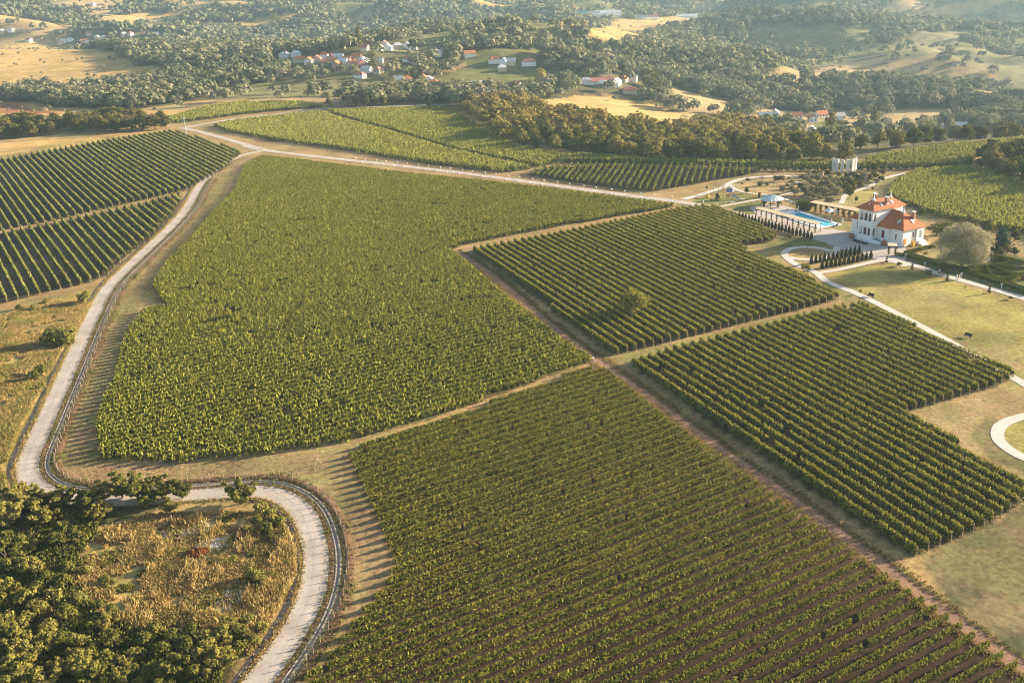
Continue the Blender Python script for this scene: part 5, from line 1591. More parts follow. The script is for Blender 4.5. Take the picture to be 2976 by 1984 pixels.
CX = [583, 620, 653, 690, 727, 763, 802, 840, 878, 916, 954, 992, 1032, 1068, 1108, 1148, 1188, 1232, 1275, 1318, 1358, 1400]
for k, x in enumerate(CX):
    cypress(pt('1', x, 735 + (x - 583) * .282), 2.55 + .25 * random.random(), '%s small cypress from the lane in the row before the reed roofed pool pergola' % ordinal(k + 1), 'cypresses in the row before the pergola')
for k in range(12):
    x, y = 1402 + 541 * k / 11, 1245 - 105 * k / 11
    cypress(pt('1', x, y), (2.5 if k < 8 else 3.0) + .25 * random.random(), '%s cypress from the oval ring in rear row of the double cypress planting' % ordinal(k + 1), 'cypresses of the double planting, rear row')
for k in range(12):
    x, y = 1525 + 553 * k / 11, 1300 - 110 * k / 11
    cypress(pt('1', x, y), 2.45 + .3 * random.random(), '%s cypress from the two yellow saplings in front row of the double cypress planting' % ordinal(k + 1), 'cypresses of the double planting, front row')
for z, x, y, H, lab in (('1', 1310, 1335, 2.7, 'left of the two yellow saplings by the path junction'), ('1', 1357, 1355, 2.7, 'right of the two yellow saplings by the path junction'), ('1', 1357, 1062, 1.6, 'small yellow bush on the rim of the oval ring path'), ('1', 1960, 1590, 1.5, 'small yellow bush at the lawn corner')):
    tree('gold', pt(z, x, y), H, lab, None, 'sapling', 'sapling')
tree('bush', pt('1', 1155, 950), 1.0, 'tiny shrub on grass below the cypress row', None, 'shrub', 'shrub')

# ornamental park: shrubs and young trees
PK = [(820, 355, 2.0, 'bush'), (895, 350, 1.2, 'bush'), (1000, 300, 2.2, 'bush'), (1060, 305, 2.4, 'bush'), (840, 300, 1.6, 'young'), (615, 355, 1.6, 'gold'), (680, 310, 1.6, 'bush'), (960, 240, 2.2, 'young'),
      (210, 410, 2.0, 'young'), (330, 515, 2.6, 'tree'), (665, 440, 2.6, 'tree'), (1075, 450, 3.0, 'olive'), (1180, 430, 2.4, 'olive'), (1215, 475, 3.0, 'olive'), (1130, 390, 2.0, 'olive'), (1180, 340, 2.0, 'olive'), (1300, 290, 2.2, 'bush'), (1350, 320, 2.6, 'olive'), (1420, 310, 2.6, 'olive'),
      (1480, 310, 2.6, 'olive'), (1400, 360, 2.8, 'olive'), (1460, 390, 2.8, 'olive'), (1520, 380, 2.8, 'olive'), (1580, 380, 3.0, 'olive'), (1640, 350, 2.6, 'olive'), (1320, 460, 3.2, 'olive'), (1400, 450, 3.2, 'olive'), (1470, 470, 2.8, 'olive'), (1540, 470, 3.4, 'olive'), (1600, 430, 3.0, 'olive'), (1680, 480, 3.6, 'olive'),
      (1650, 430, 3.0, 'olive'), (1730, 400, 3.0, 'olive'), (1370, 250, 2.6, 'olive'), (1440, 240, 2.4, 'olive'), (1590, 245, 2.4, 'bush'), (1720, 260, 2.6, 'tree'), (1800, 275, 2.8, 'tree'), (1870, 265, 2.6, 'bush'), (1920, 300, 2.6, 'bush'), (2000, 300, 3.4, 'olive'), (2070, 300, 3.2, 'tree'), (2120, 270, 2.6, 'bush'),
      (2210, 240, 3.0, 'tree'), (2110, 185, 3.4, 'tree'), (2040, 345, 2.2, 'young'), (1955, 395, 3.6, 'tree'), (2145, 350, 2.4, 'olive'), (1860, 420, 4.6, 'tree'), (1840, 500, 5.0, 'acac'), (1800, 440, 4.4, 'tree'), (1910, 560, 2.8, 'young'), (2200, 310, 2.4, 'bush'), (1290, 560, 1.4, 'bush'), (1580, 540, 1.8, 'olive'), (1640, 540, 1.8, 'olive'), (1500, 530, 2.2, 'olive'), (1430, 520, 2.4, 'olive'), (1360, 500, 2.4, 'olive'),
      (1340, 400, 2.4, 'olive'), (1280, 380, 2.0, 'bush'), (1550, 330, 2.6, 'olive'), (1620, 300, 2.4, 'olive'), (1690, 330, 2.6, 'olive'), (1760, 340, 2.8, 'olive'), (1830, 340, 2.8, 'olive'), (1890, 360, 2.4, 'bush'), (2050, 190, 2.4, 'tree'), (1150, 300, 1.8, 'gold'), (2100, 400, 1.2, 'bush')]
PL = {'bush': ('round green bush in the park between playground and stone columns', 'shrub'), 'olive': ('silvery olive shrub in the dense park planting below the stone columns', 'shrub'), 'young': ('slender young tree on the park grass', 'tree'),
      'tree': ('dark leafy small tree in the park around the stone columns', 'tree'), 'gold': ('small yellowish bush on the dry park grass', 'shrub'), 'acac': ('tallest yellow green tree at the end of the rear pergola', 'tree')}
for x, y, H, k in PK:
    lab, cat = PL[k]
    tree('fore' if k == 'acac' else k, pt('1', x, y), H * (1.15 if k == 'olive' else 1), lab, 'park ' + {'bush': 'bushes', 'olive': 'olive shrubs', 'young': 'young trees', 'tree': 'small trees', 'gold': 'yellow bushes', 'acac': 'tall tree'}[k], cat, cat, wid=1.0 if k in ('olive', 'bush') else .8)

# trees round the garden right of the villa
wl = pt('3', 1440, 850)
e = empty('willow_tree', wl)
rgw = np.random.default_rng(31)
bl = [(0, 0, 7.2, 4.6, 4.2, 3.4), (3.6, 1.5, 6.2, 3.4, 3.2, 3.2), (-3.8, 0, 5.4, 3.2, 3.4, 3.6), (1.0, -3.0, 5.0, 3.6, 2.8, 3.6), (-.8, 3.0, 6.2, 3.8, 3.2, 3.4), (5.4, .5, 5.6, 2.4, 2.4, 2.4), (-1.5, -2.6, 3.4, 3.4, 2.4, 2.6), (3.0, -2.0, 3.4, 2.8, 2.4, 2.6), (0, 0, 9.4, 2.8, 2.6, 1.6), (-3.0, -1.0, 2.2, 2.6, 2.4, 1.9), (2.4, -1.6, 2.0, 2.8, 2.2, 1.8), (.2, -2.8, 1.8, 2.6, 1.6, 1.6), (4.4, .4, 3.0, 2.2, 2.2, 2.0)]
C, N_, w, v, h = crown_data([tuple(1.12 * q for q in b4) for b4 in bl], 20000, .20, rgw, jit=.5)
mesh_obj('crown', leaf_mesh('crown', C, N_, w * .7, np.clip(v + .1, 0, 1), h, LM['willow'], 2.6, (.25, .1, -1), rgw), e)
mesh_obj('trunk', trunk_mesh(9.5, .42, rgw, BARK, 6), e)
tag(e, 'huge silvery willow tree overhanging the box hedge garden', 'tree')
def conifer(p, H, W, lab, seed, mat='spruce'):
    rg_ = np.random.default_rng(seed)
    bl = []
    for k in range(7):
        t = k / 6
        rr = W * .5 * (1 - t) ** .8
        m = 1 if k == 6 else 5
        for j in range(m):
            a = j * 1.2566 + k
            bl.append((rr * .5 * math.cos(a), rr * .5 * math.sin(a), H * (.12 + .8 * t), rr * .6 + .25, rr * .6 + .25, H * .09))
    C, N_, w, v, h = crown_data(bl, 1800, .32, rg_, up=-.2)
    e = empty('spruce_tree', p)
    mesh_obj('crown', leaf_mesh('crown', C, N_, w, v, h, LM[mat], 1.4, None, rg_), e)
    mesh_obj('trunk', MB().tube((0, 0, -.2), (0, 0, H * .8), H * .025, .04, 7).mesh('trunk', BARK), e)
    tag(e, lab, 'tree')
conifer(pt('3', 1990, 640), 8.0, 6.0, 'dark blue green spruce behind the willow', 1)
conifer(pt('3', 1830, 620), 5.0, 4.4, 'lower dark spruce squeezed between willow and tall spruce', 2)
tree('tree', pt('3', 1560, 350), 5.0, 'dark tree behind the willow nearest the villa', None)
tree('tree', pt('3', 1790, 420), 5.4, 'dark round tree behind the willow crown', None)
tree('tree', pt('3', 2200, 500), 3.6, 'dark bush at the vineyard edge right of the spruce', None)
for x, y, lab in ((1975, 740, 'small yellow green tree before the tall spruce'), (2070, 690, 'yellow leaved tree right of the tall spruce'), (2190, 750, 'small green tree at the right garden corner')):
    tree('young', pt('3', x, y), 3.6, lab, None, wid=1.2)
def juniper(p, blobs, lab, seed):
    rg_ = np.random.default_rng(seed)
    C, N_, w, v, h = crown_data(blobs, 1500, .26, rg_, up=.6)
    e = empty('juniper_tree', p)
    mesh_obj('crown', leaf_mesh('crown', C, N_, w, v, h, LM['hedge'], 1.2, None, rg_), e)
    mesh_obj('trunk', trunk_mesh(2.6, .16, rg_, BARK, 5), e)
    tag(e, lab, 'tree')
juniper(pt('3', 1080, 420), [(-1.6, 0, 2.4, 1.9, 1.6, .6), (.6, .6, 3.0, 2.2, 1.8, .6), (2.6, .4, 3.0, 1.8, 1.5, .55), (1.6, -1.0, 2.2, 2.0, 1.4, .6), (-.4, -1.2, 1.6, 1.8, 1.4, .7), (3.8, 1.4, 3.3, 1.7, 1.4, .5)], 'wide flat topped juniper right of the villa', 3)
juniper(pt('2', 1690, 720), [(0, 0, 1.8, 1.6, 1.2, .6), (.8, .5, 2.4, 1.3, 1.0, .5)], 'small flat juniper at the villa rear corner', 4)

# box hedges of the garden
def hedge(z, L, hh, wd, lab, dens=130):
    P = resample(pts(z, L)[:, :2], .6, 0)
    rg_ = np.random.default_rng(int(abs(P[0, 0] * 11 + P[-1, 1] * 5)))
    seg = np.hypot(*np.diff(P, axis=0).T)
    n = int(seg.sum() * dens)
    i = rg_.integers(0, len(P) - 1, n)
    t = rg_.random(n)[:, None]
    C2 = P[i] * (1 - t) + P[i + 1] * t
    T = (P[i + 1] - P[i]) / np.maximum(seg[i], 1e-6)[:, None]
    nr = np.column_stack([-T[:, 1], T[:, 0]])
    side = rg_.random(n)
    top = side < .42
    sg = np.where(side < .71, -1.0, 1.0)
    off = np.where(top, (rg_.random(n) - .5) * wd, sg * wd * .5)
    zz = np.where(top, hh, hh * rg_.random(n)) + .04 * rg_.normal(size=n)
    C = np.column_stack([C2 + nr * off[:, None], hgt(C2[:, 0], C2[:, 1]) + zz])
    N_ = np.where(top[:, None], np.array([0, 0, 1.0]), np.column_stack([nr * sg[:, None], np.zeros(n)])) + .3 * rg_.normal(size=(n, 3))
    w = .2 * (.6 + .8 * rg_.random(n))
    e = mesh_obj('hedge', leaf_mesh('hedge', C, N_, w, rg_.random(n) * .8 + .1, (rg_.random(n) < .06) * .6, LM['hedge'], 1, None, rg_))
    tag(e, lab, 'hedge')
for z, L, hh, wd, lab in [
    ('3', [(505, 695), (560, 715), (640, 705), (820, 770), (1150, 850), (1480, 945), (1800, 1050), (2100, 1145), (2332, 1225), (2450, 1265)], .95, .8, 'long outer box hedge beside the lamp lined path'),
    ('3', [(630, 672), (900, 760), (1200, 835), (1480, 915), (1900, 1050), (2110, 1120), (2332, 1190), (2450, 1230)], .9, .6, 'long inner box hedge just behind the outer one'),
    ('3', [(625, 680), (800, 640), (950, 605), (1060, 590)], .9, .7, 'box hedge along the paving side of the rose garden'),
    ('6', [(430, 1045), (560, 1000), (700, 970), (810, 945)], .7, 1.1, 'broad trimmed hedge arm left of the hedge star centre'), ('6', [(620, 1095), (720, 1040), (880, 965)], .7, .5, 'thin hedge arm under the broad left arm'),
    ('6', [(885, 965), (950, 1080), (1045, 1210)], .7, .7, 'hedge arm running from star centre towards the path'), ('6', [(600, 1090), (850, 1095), (1100, 1120), (1460, 1145)], .7, .5, 'low straight hedge crossing the star arm'),
    ('6', [(900, 945), (1150, 1030), (1400, 1130), (1580, 1150), (1700, 1120)], .8, .6, 'long hedge from star centre to the right bend'), ('6', [(930, 925), (1100, 870), (1270, 835)], .7, .9, 'broad hedge arm rising right of star centre'),
    ('6', [(1050, 965), (1200, 930), (1390, 875)], .7, .6, 'hedge arm just below the broad rising arm'), ('6', [(1060, 960), (1300, 985), (1500, 1010), (1720, 1025)], .8, .6, 'hedge running right between the flower beds'),
    ('6', [(860, 730), (1050, 780), (1250, 810), (1450, 850), (1720, 920)], .9, .8, 'rear garden hedge behind the flower beds'), ('6', [(1110, 1270), (1300, 1220), (1520, 1155)], .7, .7, 'short hedge arm joining the right bend'),
    ('6', [(1190, 1285), (1350, 1250), (1500, 1200), (1640, 1160)], .7, .5, 'thin hedge arm beside the short right one')]:
    hedge(z, L, hh, wd, lab)
for z, x, y, H, k, lab in (('6', 1560, 1260, 1.4, 'gold', 'rounded golden shrub at the right hedge bend'), ('6', 1450, 1330, 1.2, 'gold', 'golden shrub near the front of flower bed'), ('6', 1130, 1215, 1.0, 'gold', 'small golden bush at the foot of the hedge arm'), ('6', 1650, 1230, 1.4, 'bush', 'dark round bush at the garden right end'), ('6', 430, 1020, 1.2, 'gold', 'yellow bush under the willow edge'),
                           ('3', 800, 670, 1.0, 'gold', 'yellow rose bush in the left garden bed'), ('3', 880, 640, 1.0, 'gold', 'yellow bush in the middle of left garden bed'), ('3', 930, 690, .8, 'bush', 'low green bush in the left garden bed')):
    tree(k, pt(z, x, y), H, lab, None, 'shrub', 'shrub', 1.3)

# topiaries along the lawn, round shrubs between
TOPM = []
for k, (zc, rr) in enumerate(((.36, .36), (1.08, .29), (1.68, .22))):
    rg_ = np.random.default_rng(70 + k)
    C, N_, w, v, h = crown_data([(0, 0, zc, rr, rr, rr)], 150, .15, rg_, fill=.05)
    TOPM.append(leaf_mesh('ball_foliage', C, N_, w, v, h, LM['cypress'], 1, None, rg_))
for x, y, lab in ((372, 800, 'three ball topiary at the villa corner of lawn'), (735, 910, 'three ball topiary second along the lawn path from villa'), (1235, 1065, 'three ball topiary just left of the walking pair'), (1833, 1235, 'three ball topiary farthest right on the lawn path')):
    e = empty('topiary', pt('3', x, y))
    for m_ in TOPM:
        mesh_obj('foliage', m_, e)
    MB().tube((0, 0, 0), (0, 0, 1.6), .04, n=6).build('trunk', BARK, e)
    tag(e, lab, 'topiary', 'three ball topiaries on the lawn edge')
for x, y, H, lab in ((550, 850, 1.3, 'round shrub on lawn edge between first two topiaries'), (970, 985, 1.6, 'feathery shrub on the lawn edge in tree shade'), (2140, 1322, .9, 'small shrub alone at lawn edge on the right'), (1500, 1145, .4, 'tiny seedling on the sunny lawn edge')):
    tree('bush', pt('3', x, y), H, lab, None, 'shrub', 'shrub')
# lamps
lamp0 = None
for x, y, lab in ((640, 748, 'white double headed lamp post nearest the villa'), (916, 868, 'white double headed lamp post by the hedge, second from villa'), (1435, 1022, 'white double headed lamp post just right of the walking pair'), (2005, 1180, 'white double headed lamp post at the right end of hedge')):
    p = pt('3', x, y)
    if lamp0 is None:
        e = lamp0 = empty('lamp_post', p)
        MB().tube((0, 0, 0), (0, 0, 1.35), .045, n=7).tube((-.22, 0, 1.3), (.22, 0, 1.3), .03, n=6).build('pole', WHITE2, e)
        for sx in (-.22, .22):
            MB().ball((sx, 0, 1.42), .12, 8, 6).build('lamp_globe', WHITE2, e, True)
    else:
        e = copy_tree(lamp0)
        e.location = p
    tag(e, lab, 'lamp post', 'white lamp posts along the hedge')
# benches
def bench(p, rz, lab):
    e = empty('park_bench', p, rz)
    MB().box(-.9, .9, -.22, .25, .42, .48).build('seat', DKWOOD, e)
    MB().slab([(-.9, .25, .48), (.9, .25, .48), (.9, .42, .98), (-.9, .42, .98)], .05).build('backrest', DKWOOD, e)
    for sx in (-.75, .75):
        MB().box(sx - .04, sx + .04, -.2, .28, 0, .42).build('leg', DARK, e)
    tag(e, lab, 'bench', 'dark benches')
bench(pt('3', 145, 1290), R(-58), 'dark bench on the lawn path nearest the villa')
bench(pt('g', 1800, 438), R(-58), 'dark bench on the lawn path farther from the villa')
bench(pt('3', 1190, 930), R(155), 'dark bench at the hedge behind seated people')

# people
def person(p, rz, h, top, low, lab, pose='walk', hair=HAIR, skirt=False):
    """continuous skinned body, clothes and hair as children"""
    e = empty('person', p, rz)
    st_ = .28 if pose == 'walk' else .08
    J = {'pel': (0, 0, .93), 'chest': (0, 0, 1.32), 'neck': (0, 0, 1.50), 'head': (.02, 0, 1.64), 'crown': (.0, 0, 1.74),
         'kl': (st_ * .5, .10, .5), 'al': (st_, .10, .08), 'tl': (st_ + .18, .11, .04), 'kr': (-st_ * .15, -.10, .5), 'ar': (-st_ * .9, -.10, .09), 'tr': (-st_ * .9 + .17, -.11, .04),
         'sl': (0, .19, 1.42), 'el': (-.06, .25, 1.14), 'hl': (.08, .26, .90), 'srr': (0, -.19, 1.42), 'er': (-.02, -.25, 1.14), 'hr': (.12, -.24, .92)}
    if pose == 'sit':
        dz = -.45
        for k in ('pel', 'chest', 'neck', 'head', 'crown', 'sl', 'el', 'hl', 'srr', 'er', 'hr'):
            J[k] = (J[k][0], J[k][1], J[k][2] + dz)
        J.update(kl=(.42, .11, .48), al=(.44, .11, .08), tl=(.6, .11, .04), kr=(.42, -.11, .48), ar=(.42, -.11, .08), tr=(.58, -.11, .04))
    E_ = [('pel', 'chest'), ('chest', 'neck'), ('neck', 'head'), ('head', 'crown'), ('pel', 'kl'), ('kl', 'al'), ('al', 'tl'), ('pel', 'kr'), ('kr', 'ar'), ('ar', 'tr'), ('chest', 'sl'), ('sl', 'el'), ('el', 'hl'), ('chest', 'srr'), ('srr', 'er'), ('er', 'hr')]
    Rr = dict(pel=.15, chest=.16, neck=.055, head=.10, crown=.07, kl=.075, al=.045, tl=.04, kr=.075, ar=.045, tr=.04, sl=.07, el=.045, hl=.035, srr=.07, er=.045, hr=.035)
    ks = list(J)
    def skin(name, keys, mat, extra=0.0):
        import bmesh
        kk = [k for k in ks if k in keys]
        bm = bmesh.new()
        lay = bm.verts.layers.skin.verify()
        vs = {}
        for k in kk:
            v_ = bm.verts.new(tuple(c * h / 1.75 for c in J[k]))
            v_[lay].radius = ((Rr[k] + extra) * h / 1.75,) * 2
            v_[lay].use_root = (k == kk[0])
            vs[k] = v_
        for a, b_ in E_:
            if a in vs and b_ in vs:
                bm.edges.new((vs[a], vs[b_]))
        me = bpy.data.meshes.new(name)
        bm.to_mesh(me)
        bm.free()
        me.materials.append(mat)
        o = mesh_obj(name, me, e)
        o.modifiers.new('skin', 'SKIN')
        s_ = o.modifiers.new('sub', 'SUBSURF')
        s_.levels = s_.render_levels = 1
        return o
    skin('body', ks, SKIN)
    skin('shirt', ('pel', 'chest', 'sl', 'srr', 'el', 'er'), top, .025)
    if skirt:
        z0, z1 = .42 * h / 1.75, J['pel'][2] * h / 1.75 + .1
        MB().lathe([(.30, z0), (.26, (z0 + z1) / 2), (.17, z1)], 12).build('skirt', low, e, True)
    else:
        skin('trousers', ('pel', 'kl', 'kr', 'al', 'ar'), low, .022)
    hz = J['head'][2] * h / 1.75
    MB().ball((-.02, 0, hz + .05), .125, 10, 6, 1, .95, .95).build('hair', hair, e, True)
    tag(e, lab, 'person')
dl = pts('3', [(1250, 1000), (1560, 1085)])
aw = math.atan2(dl[1][1] - dl[0][1], dl[1][0] - dl[0][0])
person(pt('3', 1372, 1046), aw, 1.68, WCLOTH, WCLOTH, 'person in white dress walking on the lawn path, left of the pair', skirt=True)
person(pt('3', 1405, 1046), aw, 1.74, PINKCLOTH, WCLOTH, 'person in pink top walking on the lawn path, right of the pair')
person(pt('3', 1122, 968), aw + 3.0, 1.66, WCLOTH, DKCLOTH, 'person in white top standing on the path by the hedge bench')
person(pt('3', 1160, 975), aw + 2.6, 1.62, DKCLOTH, DKCLOTH, 'person in dark clothes standing on the path beside white topped one')

# playground
def place(name, z, x, y, rz, lab, cat):
    return tag(empty(name, pt(z, x, y), rz), lab, cat)
e = place('play_tower', '4', 790, 610, R(-35), 'wooden play tower with pitched roof and blue slide', 'play tower')
for x in (-.8, .8):
    for y in (-.8, .8):
        MB().tube((x * 1.15, y * 1.15, 0), (x, y, 2.9), .09, n=6).build('post', DKWOOD, e)
MB().box(-.9, .9, -.9, .9, 1.35, 1.5).build('platform', ORANGE, e)
MB().box(-.92, .92, -.97, -.9, 1.5, 2.1).box(-.97, -.9, -.9, .92, 1.5, 2.1).build('railing', PALEWOOD, e)
MB().add([(-1.2, -1.2, 2.75), (1.2, -1.2, 2.75), (1.2, 1.2, 2.75), (-1.2, 1.2, 2.75), (-1.2, 0, 3.9), (1.2, 0, 3.9)], [(0, 1, 5, 4), (2, 3, 4, 5), (1, 2, 5), (3, 0, 4), (3, 2, 1, 0)]).build('roof', flat('slate_roof', (.22, .22, .27), .8, .1, 4), e)
b = MB().slab([(.9, -.3, 1.45), (3.6, -.3, .25), (3.6, .3, .25), (.9, .3, 1.45)], .06)
b.slab([(.9, -.34, 1.7), (3.6, -.34, .5), (3.6, -.28, .5), (.9, -.28, 1.7)], .25).slab([(.9, .28, 1.7), (3.6, .28, .5), (3.6, .34, .5), (.9, .34, 1.7)], .25)
b.build('slide', BLUE, e)
b = MB()
for k in range(6):
    b.tube((-.95 - .18 * k, -.4, 1.4 - .24 * k), (-.95 - .18 * k, .4, 1.4 - .24 * k), .04, n=5)
b.build('ladder', PALEWOOD, e)
e = place('climbing_frame', '4', 1400, 600, R(-20), 'orange and brown climbing frame with slatted wall right of play tower', 'climbing frame')
for x in (-1.5, -.5, .5, 1.4):
    MB().tube((x, 0, 0), (x, 0, 2.3), .09, n=6).build('post', ORANGE, e)
MB().box(.55, 1.35, -.05, .05, .2, 2.2).build('slatted_wall', DKWOOD, e)
MB().box(-1.6, 1.5, -.07, .07, 2.3, 2.42).build('top_beam', ORANGE, e)
MB().tube((-1.5, 0, 2.3), (-2.2, .3, 3.0), .07, n=6).tube((-2.2, .3, 3.0), (-2.3, .4, 0), .07, n=6).build('arm', PALEWOOD, e)
e = place('small_slide', '4', 290, 590, R(180), 'small orange toddler slide on the playground grass', 'slide')
MB().lathe([(.5, 0), (.62, .5), (.5, 1.1), (.2, 1.3)], 8).build('body', YELLOW, e)
MB().slab([(.45, -.3, .85), (1.6, -.3, .1), (1.6, .3, .1), (.45, .3, .85)], .06).build('chute', ORANGE, e)
e = place('rope_mast', '4', 20, 610, 0, 'orange pole with cross bar at the left edge of playground', 'climbing pole')
MB().tube((0, 0, 0), (0, 0, 3.2), .1, n=7).build('pole', ORANGE, e)
MB().box(-.5, .5, -.08, .08, 3.1, 3.25).build('cross_bar', ORANGE, e)
MB().box(-.35, .35, -.25, .25, .0, .35).build('base', TERRA, e)
e = place('swing_frame', '4', 640, 450, R(60), 'wooden swing frame of thin posts beside the park path', 'swing')
for x in (-1.3, 1.3):
    for y in (-.6, .6):
        MB().tube((x, y, 0), (x, 0, 2.3), .06, n=6).build('post', DKWOOD, e)
MB().tube((-1.45, 0, 2.3), (1.45, 0, 2.3), .07, n=6).build('top_bar', DKWOOD, e)
for x in (-.6, .6):
    MB().box(x - .25, x + .25, -.1, .1, .45, .5).tube((x - .2, 0, .5), (x - .2, 0, 2.3), .015, n=4).tube((x + .2, 0, .5), (x + .2, 0, 2.3), .015, n=4).build('swing_seat', DARK, e)
e = place('sun_sail', '4', 470, 500, R(15), 'beige roofed playground shelter on two posts left of swing frame', 'shelter')
MB().slab([(-1.3, -.5, 2.2), (1.3, -.5, 2.3), (1.3, .5, 2.3), (-1.3, .5, 2.2)], .06).build('roof', PALEWOOD, e)
for x in (-1.1, 1.1):
    MB().tube((x, 0, 0), (x, 0, 2.2), .06, n=6).build('post', DKWOOD, e)
e = place('picnic_table', '4', 1075, 660, R(10), 'grey picnic table with benches beside gazebo path', 'picnic table')
MB().box(-.95, .95, -.4, .4, .7, .77).build('table_top', STEEL, e)
for y in (-.75, .62):
    MB().box(-.95, .95, y, y + .2, .4, .45).build('bench', DKWOOD, e)
for x in (-.7, .7):
    MB().box(x - .04, x + .04, -.7, .75, .3, .37).box(x - .04, x + .04, -.2, .2, 0, .7).build('leg', DKWOOD, e)
e = place('balance_beam', '4', 720, 695, R(18), 'pale wooden balance beam in front of play tower', 'balance beam')
MB().tube((-1.1, 0, .3), (1.1, 0, .3), .14, n=8).build('log', PALEWOOD, e)
for x in (-.8, .8):
    MB().box(x - .06, x + .06, -.1, .1, 0, .25).build('leg', DKWOOD, e)
e = place('sand_box', '4', 860, 680, R(18), 'grey landing pad at the foot of blue slide', 'landing pad')
MB().box(-.8, .8, -.6, .6, 0, .12).build('pad', STEEL, e)
e = place('spring_rocker', '4', 550, 660, 0, 'small orange brown spring rocker on playground grass', 'spring rocker')
MB().box(-.45, .45, -.12, .12, .35, .8).ball((.4, 0, .95), .2, 8, 5).build('body', ORANGE, e)
MB().tube((0, 0, 0), (0, 0, .36), .1, n=8).build('spring', DARK, e)
e = place('seesaw', '4', 370, 640, R(40), 'thin wooden seesaw left of spring rocker', 'seesaw')
MB().slab([(-1.3, -.1, .85), (1.3, -.1, .3), (1.3, .1, .3), (-1.3, .1, .85)], .08).build('plank', DKWOOD, e)
MB().box(-.1, .1, -.2, .2, 0, .52).build('support', TERRA, e)

# ------------------------------------------------------------------ roadside: fence, bollard lamps, poles
def fence(P, step, lab, h=1.55):
    P = resample(P, step, 1)
    e = empty('post_fence', (P[0, 0], P[0, 1], float(hgt(*P[0]))))
    tag(e, lab, 'fence')
    pm = [MB().tube((0, 0, -.2), (dx, dy, h), .075, .065, 6).mesh('post', WOODPOST) for dx, dy in ((0, 0), (.2, .06), (-.16, .1), (.08, -.18))]
    w_ = MB()
    ox, oy, oz = e.location
    for i in range(1, len(P) - 1):
        P[i] += (P[i + 1] - P[i]) * random.uniform(-.3, .3)
    for i, (x, y) in enumerate(P):
        mesh_obj('post', pm[random.randrange(4)], e, (x - ox, y - oy, float(hgt(x, y)) - oz))
        if i:
            for zz in (.5, 1.0, 1.4):
                a, b_ = P[i - 1], P[i]
                w_.tube((a[0] - ox, a[1] - oy, float(hgt(*a)) - oz + zz), (b_[0] - ox, b_[1] - oy, float(hgt(*b_)) - oz + zz), .008, n=3, cap=False)
    w_.build('wire', STEEL, e)
FL_ = near - normals(near) * 4.9
def seg(a, b_):
    i, j = sorted((int(np.argmin(np.hypot(*(near - pt(*a)[:2]).T))), int(np.argmin(np.hypot(*(near - pt(*b_)[:2]).T)))))
    return FL_[i:j + 1]
fence(seg(('s', 330, 580), ('s', 478, 402)), 2.3, 'weathered wooden post fence along the upper winding road')
fence(seg(('s', 64, 1100), ('s', 330, 580)), 2.3, 'weathered wooden post fence along the lower straight road')
fence(seg(('s', 610, 1128), ('s', 66, 1105)), 2.4, 'wooden post fence above the hairpin behind roadside acacias')
fence(seg(('s', 560, 1620), ('s', 615, 1129)), 2.4, 'wooden post fence round the outside of the hairpin')
brace = MB().tube((0, 0, 0), (.5, 1.0, 1.9), .08, n=6).tube((1.1, 1.9, 0), (.5, 1.0, 1.9), .07, n=6)
p = pt('7', 2045, 140)
o = brace.build('brace_post', WOODPOST)
o.location = p
tag(o, 'tall braced wooden corner post at the fence bend', 'fence post')
# low white lamps on both sides of the lane
lampm = None
d = np.r_[0, np.cumsum(np.hypot(*np.diff(R2, axis=0).T))]
i0 = np.argmin(np.hypot(*(R2 - pt('s', 800, 367)[:2]).T))
i1 = np.argmin(np.hypot(*(R2 - pt('s', 1640, 477)[:2]).T))
Nr = normals(R2)
k = 0
for s_ in np.arange(d[i0], d[i1], 6.6):
    k += 1
    for side in (1, -1):
        i = int(np.clip(np.searchsorted(d, s_ + (3.0 if side > 0 else 0)), 0, len(R2) - 1))
        q = R2[i] + Nr[i] * (3.0 * side)
        if lampm is None:
            e = lampm = empty('bollard_lamp', (q[0], q[1], float(hgt(*q))))
            MB().tube((0, 0, -.05), (0, 0, .6), .09, n=8).build('post', STEEL, e)
            MB().lathe([(.12, .58), (.27, .66), (.29, .84), (.18, .97)], 10).build('lamp_head', WHITE2, e, True)
        else:
            e = copy_tree(lampm)
            e.location = (q[0], q[1], float(hgt(*q)))
        tag(e, '%s low white lamp from the road fork on the %s side of the lane' % (ordinal(k), 'far ridge' if side > 0 else 'bushy vineyard'), 'lamp', 'white lamps lining the lane')
for z, x, y, lab in (('s', 905, 345, ''),):
    pass
# utility poles
def pole(p, H, lab):
    e = empty('utility_pole', p)
    b = MB()
    for sx in (-1, 1):
        b.tube((sx * .38, 0, -.3), (sx * .12, 0, H), .13, .08, 6)
    for k in range(1, int(H / .9)):
        t = .9 * k / H
        hw = .38 * (1 - t) + .12 * t
        b.box(-hw, hw, -.06, .06, .9 * k, .9 * k + .14)
    b.build('mast', STONE, e)
    MB().box(-1.1, 1.1, -.07, .07, H - .9, H - .72).box(-.8, .8, -.07, .07, H - .1, H + .06).build('cross_arm', STEEL, e)
    for sx in (-1.0, -.5, .5, 1.0):
        MB().lathe([(.07, H - .72), (.12, H - .6), (.05, H - .4)], 8, (sx, 0, 0)).build('insulator', WHITE2, e)
    tag(e, lab, 'utility pole')
pole(pt('a', 1702, 1262), 12.0, 'pale concrete ladder utility pole at the road fork corner')
pole(pt('a', 702, 1180), 11.0, 'pale utility pole rising from the dark tree band')
